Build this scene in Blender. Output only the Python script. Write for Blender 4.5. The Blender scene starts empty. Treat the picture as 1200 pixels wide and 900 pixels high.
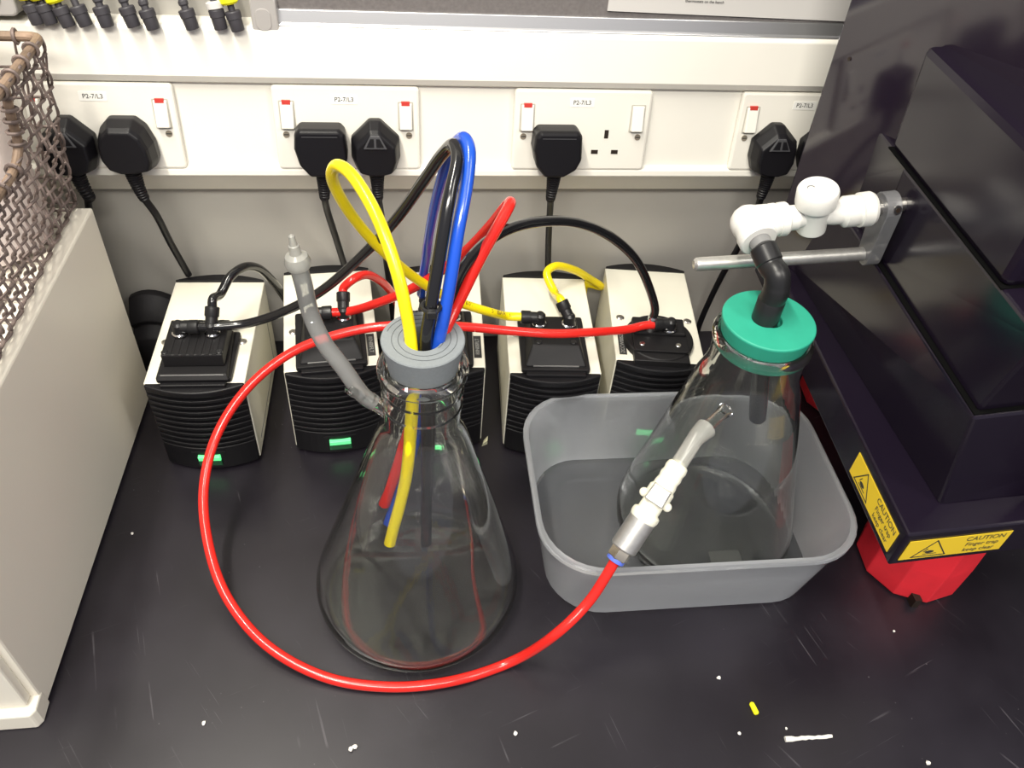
import bpy, math, random
from mathutils import Vector, Matrix

random.seed(7)
scene = bpy.context.scene
COL = scene.collection

# ---------------------------------------------------------------- camera
CAM_ROWS = [[0.991306, -0.11238, 0.068441], [-0.030452, -0.701968, -0.711557], [0.128008, 0.703287, -0.699287]]          # right, down, forward
CAM_LOC = [0.1228, -0.79233, 0.74276]
FOCAL_PX = 972.14             # for an image 1200 px wide
cd = bpy.data.cameras.new('camera')
cam = bpy.data.objects.new('camera', cd)
COL.objects.link(cam)
_r, _d, _f = [Vector(v) for v in CAM_ROWS]
cam.matrix_world = Matrix(((_r.x, -_d.x, -_f.x, CAM_LOC[0]), (_r.y, -_d.y, -_f.y, CAM_LOC[1]), (_r.z, -_d.z, -_f.z, CAM_LOC[2]), (0, 0, 0, 1)))
cd.sensor_fit = 'HORIZONTAL'
cd.sensor_width = 36.0
cd.lens = 36.0 * FOCAL_PX / 1200.0
cd.clip_start = 0.02
scene.camera = cam

# ---------------------------------------------------------------- world, lights, exposure
wd = bpy.data.worlds.new('world')
scene.world = wd
wd.use_nodes = True
wd.node_tree.nodes['Background'].inputs[0].default_value = (0.86, 0.86, 1.0, 1)
wd.node_tree.nodes['Background'].inputs[1].default_value = 0.24

def area(name, loc, target, sx, sy, power, color):
    l = bpy.data.lights.new(name, 'AREA')
    l.shape = 'RECTANGLE'; l.size = sx; l.size_y = sy; l.energy = power; l.color = color
    o = bpy.data.objects.new(name, l); COL.objects.link(o)
    o.location = loc
    o.rotation_euler = (Vector(target) - Vector(loc)).to_track_quat('-Z', 'Y').to_euler()
    return o
area('ceiling_or_fill_light', (-0.34, -0.55, 2.0), (-0.34, -0.55, 0.0), 0.09, 1.1, 27, (1.0, 0.95, 0.83))
area('ceiling_or_fill_light', (1.5, -1.5, 2.0), (-0.1, -0.2, 0.15), 0.35, 1.2, 13, (1.0, 0.96, 0.87))  # added fill with no seen source, brightens cabinet side and pumps' right sides
area('ceiling_or_fill_light', (-0.1, -1.75, 1.9), (0.1, 0.0, 0.35), 1.3, 0.35, 30, (1.0, 0.95, 0.86))
scene.view_settings.view_transform = 'Standard'
scene.view_settings.look = 'None'
scene.view_settings.gamma = 1.0
scene.view_settings.use_curve_mapping = False
scene.view_settings.exposure = 0.68

# ---------------------------------------------------------------- materials
def mat(name, color, rough=0.5, metal=0.0, noise=0.0, nscale=40.0, bump=0.0, bscale=200.0, spec=0.5, emit=None, estr=0.0, coat=0.0, trans=0.0, ior=1.45, rough_var=0.0):
    m = bpy.data.materials.new(name); m.use_nodes = True
    nt = m.node_tree; b = nt.nodes['Principled BSDF']
    c = tuple(color) + (1,)
    b.inputs['Base Color'].default_value = c
    b.inputs['Roughness'].default_value = rough
    b.inputs['Metallic'].default_value = metal
    b.inputs['Specular IOR Level'].default_value = spec
    b.inputs['Coat Weight'].default_value = coat
    b.inputs['Transmission Weight'].default_value = trans
    b.inputs['IOR'].default_value = ior
    if emit:
        b.inputs['Emission Color'].default_value = tuple(emit) + (1,); b.inputs['Emission Strength'].default_value = estr
    if noise or bump or rough_var:
        tc = nt.nodes.new('ShaderNodeTexCoord')
    if noise or rough_var:
        n = nt.nodes.new('ShaderNodeTexNoise'); n.inputs['Scale'].default_value = nscale; n.inputs['Detail'].default_value = 5
        nt.links.new(tc.outputs['Object'], n.inputs['Vector'])
    if noise:
        r = nt.nodes.new('ShaderNodeValToRGB')
        r.color_ramp.elements[0].position = 0.3; r.color_ramp.elements[1].position = 0.7
        r.color_ramp.elements[0].color = tuple(max(0, x * (1 - noise)) for x in color) + (1,)
        r.color_ramp.elements[1].color = tuple(min(1, x * (1 + noise * 0.5)) for x in color) + (1,)
        nt.links.new(n.outputs['Fac'], r.inputs[0]); nt.links.new(r.outputs[0], b.inputs['Base Color'])
    if rough_var:
        mr = nt.nodes.new('ShaderNodeMapRange')
        mr.inputs[1].default_value = 0.3; mr.inputs[2].default_value = 0.7
        mr.inputs[3].default_value = max(0.02, rough - rough_var); mr.inputs[4].default_value = rough + rough_var
        nt.links.new(n.outputs['Fac'], mr.inputs[0]); nt.links.new(mr.outputs[0], b.inputs['Roughness'])
    if bump:
        n2 = nt.nodes.new('ShaderNodeTexNoise'); n2.inputs['Scale'].default_value = bscale; n2.inputs['Detail'].default_value = 3
        nt.links.new(tc.outputs['Object'], n2.inputs['Vector'])
        bp = nt.nodes.new('ShaderNodeBump'); bp.inputs['Strength'].default_value = bump; bp.inputs['Distance'].default_value = 0.001
        nt.links.new(n2.outputs['Fac'], bp.inputs['Height']); nt.links.new(bp.outputs[0], b.inputs['Normal'])
    return m

M = {}
M['wall'] = mat('wall_paint', (0.37, 0.355, 0.325), 0.55, noise=0.04, nscale=6)
M['trunk'] = mat('trunking_plastic', (0.80, 0.775, 0.70), 0.35, noise=0.02, nscale=15)
M['socket'] = mat('socket_plastic', (0.78, 0.755, 0.68), 0.25)
M['switch'] = mat('switch_plastic', (0.78, 0.76, 0.69), 0.2)
M['red_window'] = mat('switch_window', (0.55, 0.05, 0.04), 0.3)
M['screw'] = mat('dull_screw', (0.30, 0.26, 0.20), 0.5, metal=0.4)
M['gap'] = mat('switch_gap', (0.46, 0.44, 0.38), 0.5)
M['gap_shade'] = mat('gap_shade_strip', (0.002, 0.002, 0.002), 0.9, spec=0.1)  # near-black matt, stands in for the shade inside deep cover gaps
M['strip_text'] = mat('strip_text', (0.30, 0.30, 0.28), 0.5)
M['tube_print'] = mat('tube_print', (0.20, 0.13, 0.01), 0.5)
M['hole'] = mat('socket_shutter', (0.02, 0.012, 0.008), 0.5)
M['steel'] = mat('steel', (0.62, 0.60, 0.57), 0.28, metal=1.0)
M['rod_steel'] = mat('rod_steel', (0.66, 0.65, 0.62), 0.40, metal=0.85, noise=0.1, nscale=200)
M['chrome'] = mat('chrome', (0.8, 0.8, 0.8), 0.12, metal=1.0)
M['brass'] = mat('nickel_brass', (0.72, 0.66, 0.54), 0.25, metal=1.0)
M['sticker'] = mat('sticker_paper', (0.82, 0.81, 0.76), 0.4)
M['ink'] = mat('black_ink', (0.03, 0.03, 0.03), 0.6)
M['plug'] = mat('plug_rubber', (0.006, 0.0055, 0.007), 0.42, spec=0.32)
M['plug_grey'] = mat('plug_ridge', (0.05, 0.05, 0.054), 0.45)
M['cord'] = mat('cord_rubber', (0.007, 0.0065, 0.008), 0.45, spec=0.35)
M['board'] = mat('board_felt', (0.17, 0.155, 0.15), 0.9, noise=0.15, nscale=300, bump=0.2)
M['alu'] = mat('aluminium', (0.62, 0.62, 0.62), 0.32, metal=0.85)
M['cap_grey'] = mat('grey_plastic', (0.42, 0.40, 0.38), 0.45)
M['paper'] = mat('paper', (0.62, 0.60, 0.57), 0.8)
M['boot'] = mat('black_boot', (0.045, 0.042, 0.048), 0.5)
M['hi_yellow'] = mat('fluorescent_tape', (0.9, 0.85, 0.01), 0.5)
M['white_tape'] = mat('white_tape', (0.6, 0.58, 0.55), 0.6)
M['cabinet'] = mat('beige_enamel', (0.80, 0.755, 0.655), 0.42, noise=0.02, nscale=5)
M['cabinet_light'] = mat('beige_plinth', (0.80, 0.76, 0.66), 0.4)
M['rust'] = mat('rusty_wire', (0.20, 0.155, 0.14), 0.6, metal=0.35, noise=0.45, nscale=90, bump=0.4, bscale=400)
M['rod'] = mat('old_frame_rod', (0.27, 0.19, 0.135), 0.55, metal=0.3, noise=0.4, nscale=60, bump=0.3)
M['jar'] = mat('white_jar', (0.75, 0.66, 0.62), 0.45)
M['pump_white'] = mat('pump_enamel', (0.80, 0.775, 0.66), 0.38, noise=0.02, nscale=20)
M['pump_black'] = mat('pump_plastic', (0.006, 0.0056, 0.007), 0.45, spec=0.4, bump=0.1, bscale=900)
M['pump_head'] = mat('pump_head_plastic', (0.008, 0.0075, 0.0085), 0.55, spec=0.4)
M['green_lamp'] = mat('green_lamp', (0.08, 0.5, 0.14), 0.3, emit=(0.12, 0.9, 0.28), estr=0.75)
M['green_dark'] = mat('green_rocker', (0.012, 0.075, 0.03), 0.25)
M['fit_black'] = mat('fitting_plastic', (0.014, 0.014, 0.015), 0.35)
M['tube_red'] = mat('red_tube', (0.72, 0.022, 0.016), 0.22, coat=0.3)
M['tube_yellow'] = mat('yellow_tube', (0.90, 0.72, 0.008), 0.28, coat=0.2)
M['tube_blue'] = mat('blue_tube', (0.012, 0.075, 0.50), 0.2, coat=0.4)
M['tube_black'] = mat('black_tube', (0.010, 0.010, 0.011), 0.18, coat=0.4)
M['foam'] = mat('grey_foam', (0.205, 0.225, 0.235), 0.75, noise=0.06, nscale=400, bump=0.25, bscale=900)
M['foam_seam'] = mat('foam_seam', (0.09, 0.10, 0.105), 0.9)
M['green_rubber'] = mat('green_rubber', (0.025, 0.33, 0.22), 0.5, noise=0.06, nscale=50, bump=0.06)
M['white_plastic'] = mat('white_fitting', (0.74, 0.73, 0.69), 0.38)
M['ivory'] = mat('ivory_fitting', (0.84, 0.82, 0.68), 0.35)
M['collet_blue'] = mat('collet_blue', (0.10, 0.16, 0.62), 0.35)
M['grey_collar'] = mat('grey_collar', (0.20, 0.20, 0.20), 0.4)
M['machine'] = mat('machine_black', (0.009, 0.006, 0.013), 0.2, spec=0.5, rough_var=0.04, nscale=3)
M['machine_panel'] = mat('machine_panel', (0.014, 0.009, 0.018), 0.11, spec=1.0, rough_var=0.02, nscale=4)
M['label_yellow'] = mat('label_yellow', (0.80, 0.56, 0.03), 0.45)
M['red_foot'] = mat('red_plastic', (0.85, 0.03, 0.045), 0.35, noise=0.12, nscale=30)
M['bag'] = mat('black_cloth', (0.009, 0.008, 0.010), 0.6, bump=0.5, bscale=60)
M['crumb'] = mat('white_crumb', (0.75, 0.73, 0.68), 0.8)
M['pale_chip'] = mat('pale_chip', (0.55, 0.53, 0.36), 0.7)

# bench laminate: black, worn with faint scratches and smears
m = bpy.data.materials.new('black_laminate'); m.use_nodes = True; M['bench'] = m
nt = m.node_tree; b = nt.nodes['Principled BSDF']
tc = nt.nodes.new('ShaderNodeTexCoord')
def noise_node(scale, detail, stretch, rot):
    mp = nt.nodes.new('ShaderNodeMapping'); mp.inputs['Scale'].default_value = stretch; mp.vector_type = 'TEXTURE'; mp.inputs['Scale'].default_value = tuple(1 / v for v in stretch); mp.inputs['Rotation'].default_value = (0, 0, rot)
    nn = nt.nodes.new('ShaderNodeTexNoise'); nn.inputs['Scale'].default_value = scale; nn.inputs['Detail'].default_value = detail
    nt.links.new(tc.outputs['Object'], mp.inputs[0]); nt.links.new(mp.outputs[0], nn.inputs['Vector'])
    return nn
def ramp(src, p0, p1, c0, c1):
    r = nt.nodes.new('ShaderNodeValToRGB'); e = r.color_ramp.elements
    e[0].position = p0; e[1].position = p1; e[0].color = c0 + (1,); e[1].color = c1 + (1,)
    nt.links.new(src, r.inputs[0]); return r
smear = ramp(noise_node(9, 6, (1, 1, 1), 0).outputs['Fac'], 0.35, 0.75, (0.0085, 0.0068, 0.0105), (0.0175, 0.0150, 0.021))
acc = smear.outputs[0]
for k, (st, ro, th) in enumerate((((4, 160, 1), 0.35, 0.675), ((5, 190, 1), -0.95, 0.675), ((3, 170, 1), 1.85, 0.67))):
    sc = ramp(noise_node(1.6, 3, st, ro).outputs['Fac'], th, th + 0.02, (0, 0, 0), (0.034, 0.032, 0.035))
    mk = ramp(noise_node(14 + 5 * k, 2, (1, 1, 1), k).outputs['Fac'], 0.52, 0.62, (0, 0, 0), (1, 1, 1))
    mu = nt.nodes.new('ShaderNodeMix'); mu.data_type = 'RGBA'; mu.blend_type = 'MULTIPLY'; mu.inputs[0].default_value = 1
    nt.links.new(sc.outputs[0], mu.inputs[6]); nt.links.new(mk.outputs[0], mu.inputs[7])
    ad = nt.nodes.new('ShaderNodeMix'); ad.data_type = 'RGBA'; ad.blend_type = 'ADD'; ad.inputs[0].default_value = 1
    nt.links.new(acc, ad.inputs[6]); nt.links.new(mu.outputs[2], ad.inputs[7]); acc = ad.outputs[2]
vo = nt.nodes.new('ShaderNodeTexVoronoi'); vo.inputs['Scale'].default_value = 85
nt.links.new(tc.outputs['Object'], vo.inputs['Vector'])
sp = ramp(vo.outputs['Distance'], 0.035, 0.06, (0.10, 0.095, 0.10), (0, 0, 0))
mk2 = ramp(noise_node(11, 2, (1, 1, 1), 2).outputs['Fac'], 0.5, 0.62, (0, 0, 0), (1, 1, 1))
mu = nt.nodes.new('ShaderNodeMix'); mu.data_type = 'RGBA'; mu.blend_type = 'MULTIPLY'; mu.inputs[0].default_value = 1
nt.links.new(sp.outputs[0], mu.inputs[6]); nt.links.new(mk2.outputs[0], mu.inputs[7])
ad = nt.nodes.new('ShaderNodeMix'); ad.data_type = 'RGBA'; ad.blend_type = 'ADD'; ad.inputs[0].default_value = 1
nt.links.new(acc, ad.inputs[6]); nt.links.new(mu.outputs[2], ad.inputs[7])
nt.links.new(ad.outputs[2], b.inputs['Base Color'])
rr = nt.nodes.new('ShaderNodeMapRange'); rr.inputs[3].default_value = 0.26; rr.inputs[4].default_value = 0.44
nt.links.new(noise_node(12, 5, (1, 1, 1), 1).outputs['Fac'], rr.inputs[0]); nt.links.new(rr.outputs[0], b.inputs['Roughness'])

def glass_mat(name, color, rough, ior=1.47, film=0.010):
    m = bpy.data.materials.new(name); m.use_nodes = True
    b = m.node_tree.nodes['Principled BSDF']
    b.inputs['Base Color'].default_value = color + (1,); b.inputs['Roughness'].default_value = rough
    b.inputs['Transmission Weight'].default_value = 1.0; b.inputs['IOR'].default_value = ior
    # dried-on film and smudges: a thin matt deposit in patches
    nt = m.node_tree; out = nt.nodes['Material Output']
    df = nt.nodes.new('ShaderNodeBsdfDiffuse'); df.inputs[0].default_value = (0.62, 0.62, 0.56, 1)
    tc = nt.nodes.new('ShaderNodeTexCoord'); n = nt.nodes.new('ShaderNodeTexNoise'); n.inputs['Scale'].default_value = 22; n.inputs['Detail'].default_value = 6
    mr = nt.nodes.new('ShaderNodeMapRange'); mr.inputs[1].default_value = 0.35; mr.inputs[2].default_value = 0.7; mr.inputs[3].default_value = film * 0.4; mr.inputs[4].default_value = film * 1.6
    mx = nt.nodes.new('ShaderNodeMixShader')
    nt.links.new(tc.outputs['Object'], n.inputs['Vector']); nt.links.new(n.outputs['Fac'], mr.inputs[0]); nt.links.new(mr.outputs[0], mx.inputs[0])
    nt.links.new(b.outputs[0], mx.inputs[1]); nt.links.new(df.outputs[0], mx.inputs[2]); nt.links.new(mx.outputs[0], out.inputs[0])
    return m
M['glass'] = glass_mat('borosilicate_glass', (0.97, 0.985, 0.97), 0.0)

def milky(name, tint, body, amount, rough=0.25, edge=0):
    """Cloudy plastic: part see-through, part white diffuse / translucent, with a surface sheen."""
    m = bpy.data.materials.new(name); m.use_nodes = True
    nt = m.node_tree
    for n in list(nt.nodes): nt.nodes.remove(n)
    out = nt.nodes.new('ShaderNodeOutputMaterial')
    tr = nt.nodes.new('ShaderNodeBsdfTransparent'); tr.inputs[0].default_value = tint + (1,)
    df = nt.nodes.new('ShaderNodeBsdfDiffuse'); df.inputs[0].default_value = body + (1,)
    tl = nt.nodes.new('ShaderNodeBsdfTranslucent'); tl.inputs[0].default_value = body + (1,)
    gl = nt.nodes.new('ShaderNodeBsdfGlossy'); gl.inputs['Roughness'].default_value = rough
    m1 = nt.nodes.new('ShaderNodeMixShader'); m1.inputs[0].default_value = 0.55
    m2 = nt.nodes.new('ShaderNodeMixShader'); m2.inputs[0].default_value = amount
    m3 = nt.nodes.new('ShaderNodeMixShader')
    fr = nt.nodes.new('ShaderNodeFresnel'); fr.inputs[0].default_value = 1.4
    nt.links.new(df.outputs[0], m1.inputs[1]); nt.links.new(tl.outputs[0], m1.inputs[2])
    nt.links.new(tr.outputs[0], m2.inputs[1]); nt.links.new(m1.outputs[0], m2.inputs[2])
    if edge:   # more plastic is looked through at a slant
        lw = nt.nodes.new('ShaderNodeLayerWeight'); lw.inputs[0].default_value = 0.3
        mp = nt.nodes.new('ShaderNodeMapRange'); mp.inputs[3].default_value = amount; mp.inputs[4].default_value = edge
        nt.links.new(lw.outputs['Facing'], mp.inputs[0]); nt.links.new(mp.outputs[0], m2.inputs[0])
    nt.links.new(fr.outputs[0], m3.inputs[0]); nt.links.new(m2.outputs[0], m3.inputs[1]); nt.links.new(gl.outputs[0], m3.inputs[2])
    nt.links.new(m3.outputs[0], out.inputs[0])
    return m
M['tub'] = milky('cloudy_polypropylene', (0.95, 0.96, 0.97), (0.92, 0.95, 1.0), 0.25, edge=0.95)
M['tub_base'] = milky('clear_polypropylene', (0.95, 0.96, 0.97), (0.80, 0.84, 0.88), 0.085)
M['silicone'] = milky('clear_silicone', (0.86, 0.87, 0.87), (0.62, 0.63, 0.62), 0.42)
M['silicone_white'] = milky('cloudy_silicone', (0.9, 0.9, 0.88), (0.80, 0.80, 0.75), 0.5)
M['acrylic'] = milky('grey_acrylic', (0.75, 0.76, 0.78), (0.42, 0.42, 0.44), 0.6, rough=0.1)

# ---------------------------------------------------------------- mesh building
class MB:
    def __init__(s): s.v = []; s.f = []; s.sm = []
    def add(s, vs, fs, smooth=False):
        o = len(s.v); s.v += [tuple(v) for v in vs]
        for f in fs: s.f.append([o + i for i in f]); s.sm.append(smooth)
        return s
    def hexa(s, p):
        """8 points: bottom ring then top ring"""
        return s.add(p, [(3, 2, 1, 0), (4, 5, 6, 7), (0, 1, 5, 4), (1, 2, 6, 5), (2, 3, 7, 6), (3, 0, 4, 7)])
    def box(s, x0, x1, y0, y1, z0, z1):
        return s.hexa([(x0, y0, z0), (x1, y0, z0), (x1, y1, z0), (x0, y1, z0), (x0, y0, z1), (x1, y0, z1), (x1, y1, z1), (x0, y1, z1)])
    def loft(s, rings, caps=True, smooth=False, closed=False):
        n = len(rings[0]); vs = [v for r in rings for v in r]; fs = []
        R = len(rings)
        for k in range(R if closed else R - 1):
            a = k * n; b = ((k + 1) % R) * n
            for i in range(n):
                j = (i + 1) % n; fs.append((a + i, a + j, b + j, b + i))
        s.add(vs, fs, smooth)
        if caps and not closed:
            o = len(s.v) - len(vs)
            s.f.append([o + i for i in reversed(range(n))]); s.sm.append(False)
            s.f.append([o + (R - 1) * n + i for i in range(n)]); s.sm.append(False)
        return s
    def prism(s, poly, z0, z1, smooth=False):
        return s.loft([[(x, y, z0) for x, y in poly], [(x, y, z1) for x, y in poly]], smooth=smooth)
    def lathe(s, prof, c=(0, 0, 0), axis=(0, 0, 1), n=32, smooth=True, caps=True, lean=None):
        ax = Vector(axis).normalized(); u = ax.orthogonal().normalized(); w = ax.cross(u); c = Vector(c)
        rings = []
        for r, z in prof:
            off = Vector(lean(z)) if lean else Vector((0, 0, 0))
            rings.append([c + off + ax * z + (u * math.cos(2 * math.pi * k / n) + w * math.sin(2 * math.pi * k / n)) * max(r, 1e-5) for k in range(n)])
        return s.loft(rings, caps=caps, smooth=smooth)
    def cyl(s, a, b, r, r2=None, n=20, smooth=True):
        a = Vector(a); b = Vector(b); d = b - a
        return s.lathe([(r, 0), (r if r2 is None else r2, d.length)], a, d, n, smooth)
    def sphere(s, c, r, n=14):
        return s.lathe([(r * math.sin(math.pi * k / 8), -r * math.cos(math.pi * k / 8)) for k in range(9)], c, (0, 0, 1), n)
    def tube(s, pts, r, n=14, caps=True, radii=None):
        pts = [Vector(p) for p in pts]; N = len(pts)
        tan = [(pts[min(i + 1, N - 1)] - pts[max(i - 1, 0)]).normalized() for i in range(N)]
        u = tan[0].orthogonal().normalized(); rings = []
        for i in range(N):
            u = (u - tan[i] * u.dot(tan[i])).normalized(); w = tan[i].cross(u)
            q = radii[i] if radii else r
            rings.append([pts[i] + (u * math.cos(2 * math.pi * k / n) + w * math.sin(2 * math.pi * k / n)) * q for k in range(n)])
        return s.loft(rings, caps=caps, smooth=True)
    def build(s, name, material, parent=None, bevel=0.0, seg=2, world=False, angle=35):
        me = bpy.data.meshes.new(name)
        vs = s.v
        if world and parent:
            o = Vector((0, 0, 0)); q = parent
            while q: o += q.location; q = q.parent
            vs = [tuple(Vector(v) - o) for v in vs]
        me.from_pydata(vs, [], s.f); me.polygons.foreach_set('use_smooth', s.sm); me.update()
        if any(s.sm): me.set_sharp_from_angle(angle=math.radians(29))
        ob = bpy.data.objects.new(name, me); COL.objects.link(ob)
        me.materials.append(M[material] if isinstance(material, str) else material)
        if parent: ob.parent = parent
        if bevel:
            bm = ob.modifiers.new('bevel', 'BEVEL'); bm.width = bevel; bm.segments = seg; bm.limit_method = 'ANGLE'; bm.angle_limit = math.radians(angle)
        return ob

def spline(ctrl, sub=10):
    P = [Vector(p) for p in ctrl]; out = []
    P = [P[0] * 2 - P[1]] + P + [P[-1] * 2 - P[-2]]
    for i in range(1, len(P) - 2):
        p0, p1, p2, p3 = P[i - 1:i + 3]
        # centripetal Catmull-Rom
        t1 = max((p1 - p0).length, 1e-6) ** .5; t2 = t1 + max((p2 - p1).length, 1e-6) ** .5; t3 = t2 + max((p3 - p2).length, 1e-6) ** .5
        for k in range(sub):
            t = t1 + (t2 - t1) * k / sub
            a1 = p0 * ((t1 - t) / t1) + p1 * (t / t1)
            a2 = p1 * ((t2 - t) / (t2 - t1)) + p2 * ((t - t1) / (t2 - t1))
            a3 = p2 * ((t3 - t) / (t3 - t2)) + p3 * ((t - t2) / (t3 - t2))
            b1 = a1 * ((t2 - t) / t2) + a2 * (t / t2)
            b2 = a2 * ((t3 - t) / (t3 - t1)) + a3 * ((t - t1) / (t3 - t1))
            out.append(b1 * ((t2 - t) / (t2 - t1)) + b2 * ((t - t1) / (t2 - t1)))
    out.append(P[-2])
    return out

def tag(o, label=None, cat=None, group=None, kind=None):
    if label: o['label'] = label
    if cat: o['category'] = cat
    if group: o['group'] = group
    if kind: o['kind'] = kind
    return o
def thing(name, label, cat, loc=(0, 0, 0), rot=(0, 0, 0), group=None):
    o = bpy.data.objects.new(name, None); COL.objects.link(o)
    o.empty_display_size = 0.02
    o.location = loc; o.rotation_euler = rot
    return tag(o, label, cat, group)
def copy_tree(o, parent=None):
    c = o.copy(); COL.objects.link(c)
    if parent: c.parent = parent
    for ch in list(o.children): copy_tree(ch, c)
    return c
def text_mesh(name, body, size, matrix, material, parent, depth=0.0001, align='CENTER', spacing=1.0):
    cu = bpy.data.curves.new(name, 'FONT'); cu.body = body; cu.size = size; cu.align_x = align; cu.align_y = 'CENTER'; cu.extrude = depth
    cu.space_line = spacing; cu.resolution_u = 3
    t = bpy.data.objects.new(name, cu); COL.objects.link(t)
    bpy.context.view_layer.update()
    me = bpy.data.meshes.new_from_object(t.evaluated_get(bpy.context.evaluated_depsgraph_get()))
    me.name = name
    bpy.data.objects.remove(t)
    me.transform(matrix); me.materials.clear(); me.materials.append(M[material])
    ob = bpy.data.objects.new(name, me); COL.objects.link(ob); ob.parent = parent
    return ob
def rrect(w, h, r, n=5, cx=0, cy=0):
    out = []
    for (sx, sy, a0) in ((1, 1, 0), (-1, 1, 90), (-1, -1, 180), (1, -1, 270)):
        for k in range(n + 1):
            a = math.radians(a0 + 90 * k / n)
            out.append((cx + sx * (w / 2 - r) + r * math.cos(a), cy + sy * (h / 2 - r) + r * math.sin(a)))
    return out

# ================================================================ SETTING
tag(MB().box(-1.6, 1.8, 0.05, 0.13, -0.9, 1.7).build('wall_back', 'wall'), kind='structure')
tag(MB().box(-1.6, 1.8, -3.0, 0.13, -0.95, -0.9).build('floor', 'wall'), kind='structure')
tag(MB().box(-1.5, 1.7, -0.75, 0.05, -0.03, 0.0).build('lab_bench', 'bench', bevel=0.003), 'black laminate lab worktop, scratched and dusty, under all the equipment', 'worktop')

# inclined dado trunking: local x along wall, y up the sloping face, z out of the face
TILT = 0.1535
ZS = 0.2807
ROTF = (math.pi / 2 - TILT, 0, 0)
def face_pt(x, s, off=0.0):
    return Vector((x, s * math.sin(TILT) - off * math.cos(TILT), ZS + s * math.cos(TILT) + off * math.sin(TILT)))
tr = bpy.data.objects.new('trim_1', None)
def section_prism(poly_so, x0, x1, name, material, bevel=0.0):
    mb = MB(); A = [face_pt(x0, s, o) for s, o in poly_so]; B = [face_pt(x1, s, o) for s, o in poly_so]
    mb.loft([A, B]); return mb.build(name, material, bevel=bevel)
# body of the trunking: lower lip, recessed carrier face, upper band
poly = [(-0.0405, -0.055), (-0.0388, -0.0414), (-0.0105, -0.0062), (-0.0085, -0.004), (-0.0075, -0.001), (-0.0005, -0.001), (0.0025, -0.0075), (0.086, -0.0075), (0.0875, -0.001), (0.0945, 0.0035), (0.1375, 0.0035), (0.1405, 0.0005), (0.142, -0.026), (0.142, -0.082)]
COL.objects.unlink(tr) if tr.name in COL.objects else None
bpy.data.objects.remove(tr)
tag(section_prism(poly, -1.4, 1.6, 'trim_1', 'trunk', 0.0012), kind='structure')

# ================================================================ SOCKETS AND PLUGS
def socket(x0, label, on=(True, True)):
    t = thing('double_socket', label, 'power socket', tuple(face_pt(x0, 0, 0)), ROTF, 'double power sockets along the trunking')
    W, H = 0.146, 0.086
    MB().prism(rrect(W, H, 0.004, 4, W / 2, H / 2), -0.0073, 0.0).build('faceplate', 'socket', t, bevel=0.0025)
    for k, x in enumerate((0.014, 0.132)):
        MB().prism(rrect(.0156, .0295, .001, 3, x, .0567), .0, .0003).build('switch_gap', 'gap', t)
        sw = MB().hexa([(x - .0068, .043, 0), (x + .0068, .043, 0), (x + .0068, .0705, 0), (x - .0068, .0705, 0), (x - .006, .0445, .0062), (x + .006, .0445, .0062), (x + .006, .0695, .0018), (x - .006, .0695, .0018)]).build('rocker_switch', 'switch', t, bevel=0.0012)
        if on[k]:
            MB().box(x - .0042, x + .0042, .0680, .0722, .0002, .0024).build('red_marker', 'red_window', sw)
        sc = MB().cyl((x - .003 + .006 * k, .037, -.001), (x - .003 + .006 * k, .037, .0006), .0033).build('screw', 'screw', t)
        MB().box(x - .0055 + .006 * k, x - .0005 + .006 * k, .0365, .0375, .0005, .0008).build('screw_slot', 'ink', sc)
    for k, x in enumerate((0.045, 0.1005)):
        MB().box(x - .0022, x + .0022, .0355, .0445, -.001, .0004).box(x - .0147, x - .0073, .0185, .0228, -.001, .0004).box(x + .0073, x + .0147, .0185, .0228, -.001, .0004).build('pin_holes', 'hole', t)
    lb = MB().prism(rrect(.026, .009, .001, 3, .071, .073), 0, .0003).build('name_sticker', 'sticker', t)
    text_mesh('sticker_text', 'P2-7/L3', 0.0062, Matrix.Translation((.071, .073, .0004)), 'ink', lb)
    return t
X1, X3, X4 = -0.0924 - 0.146, 0.2436, 0.4878
socket(X1, 'white double power socket leftmost on the trunking, partly behind the wire basket', (True, True))
socket(0.0, 'white double power socket with a square and a five-sided plug side by side', (True, True))
socket(X3, 'white double power socket with one empty outlet showing three pin holes', (True, False))
socket(X4, 'white double power socket beside the black instrument, cut off by its panel', (True, True))

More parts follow.
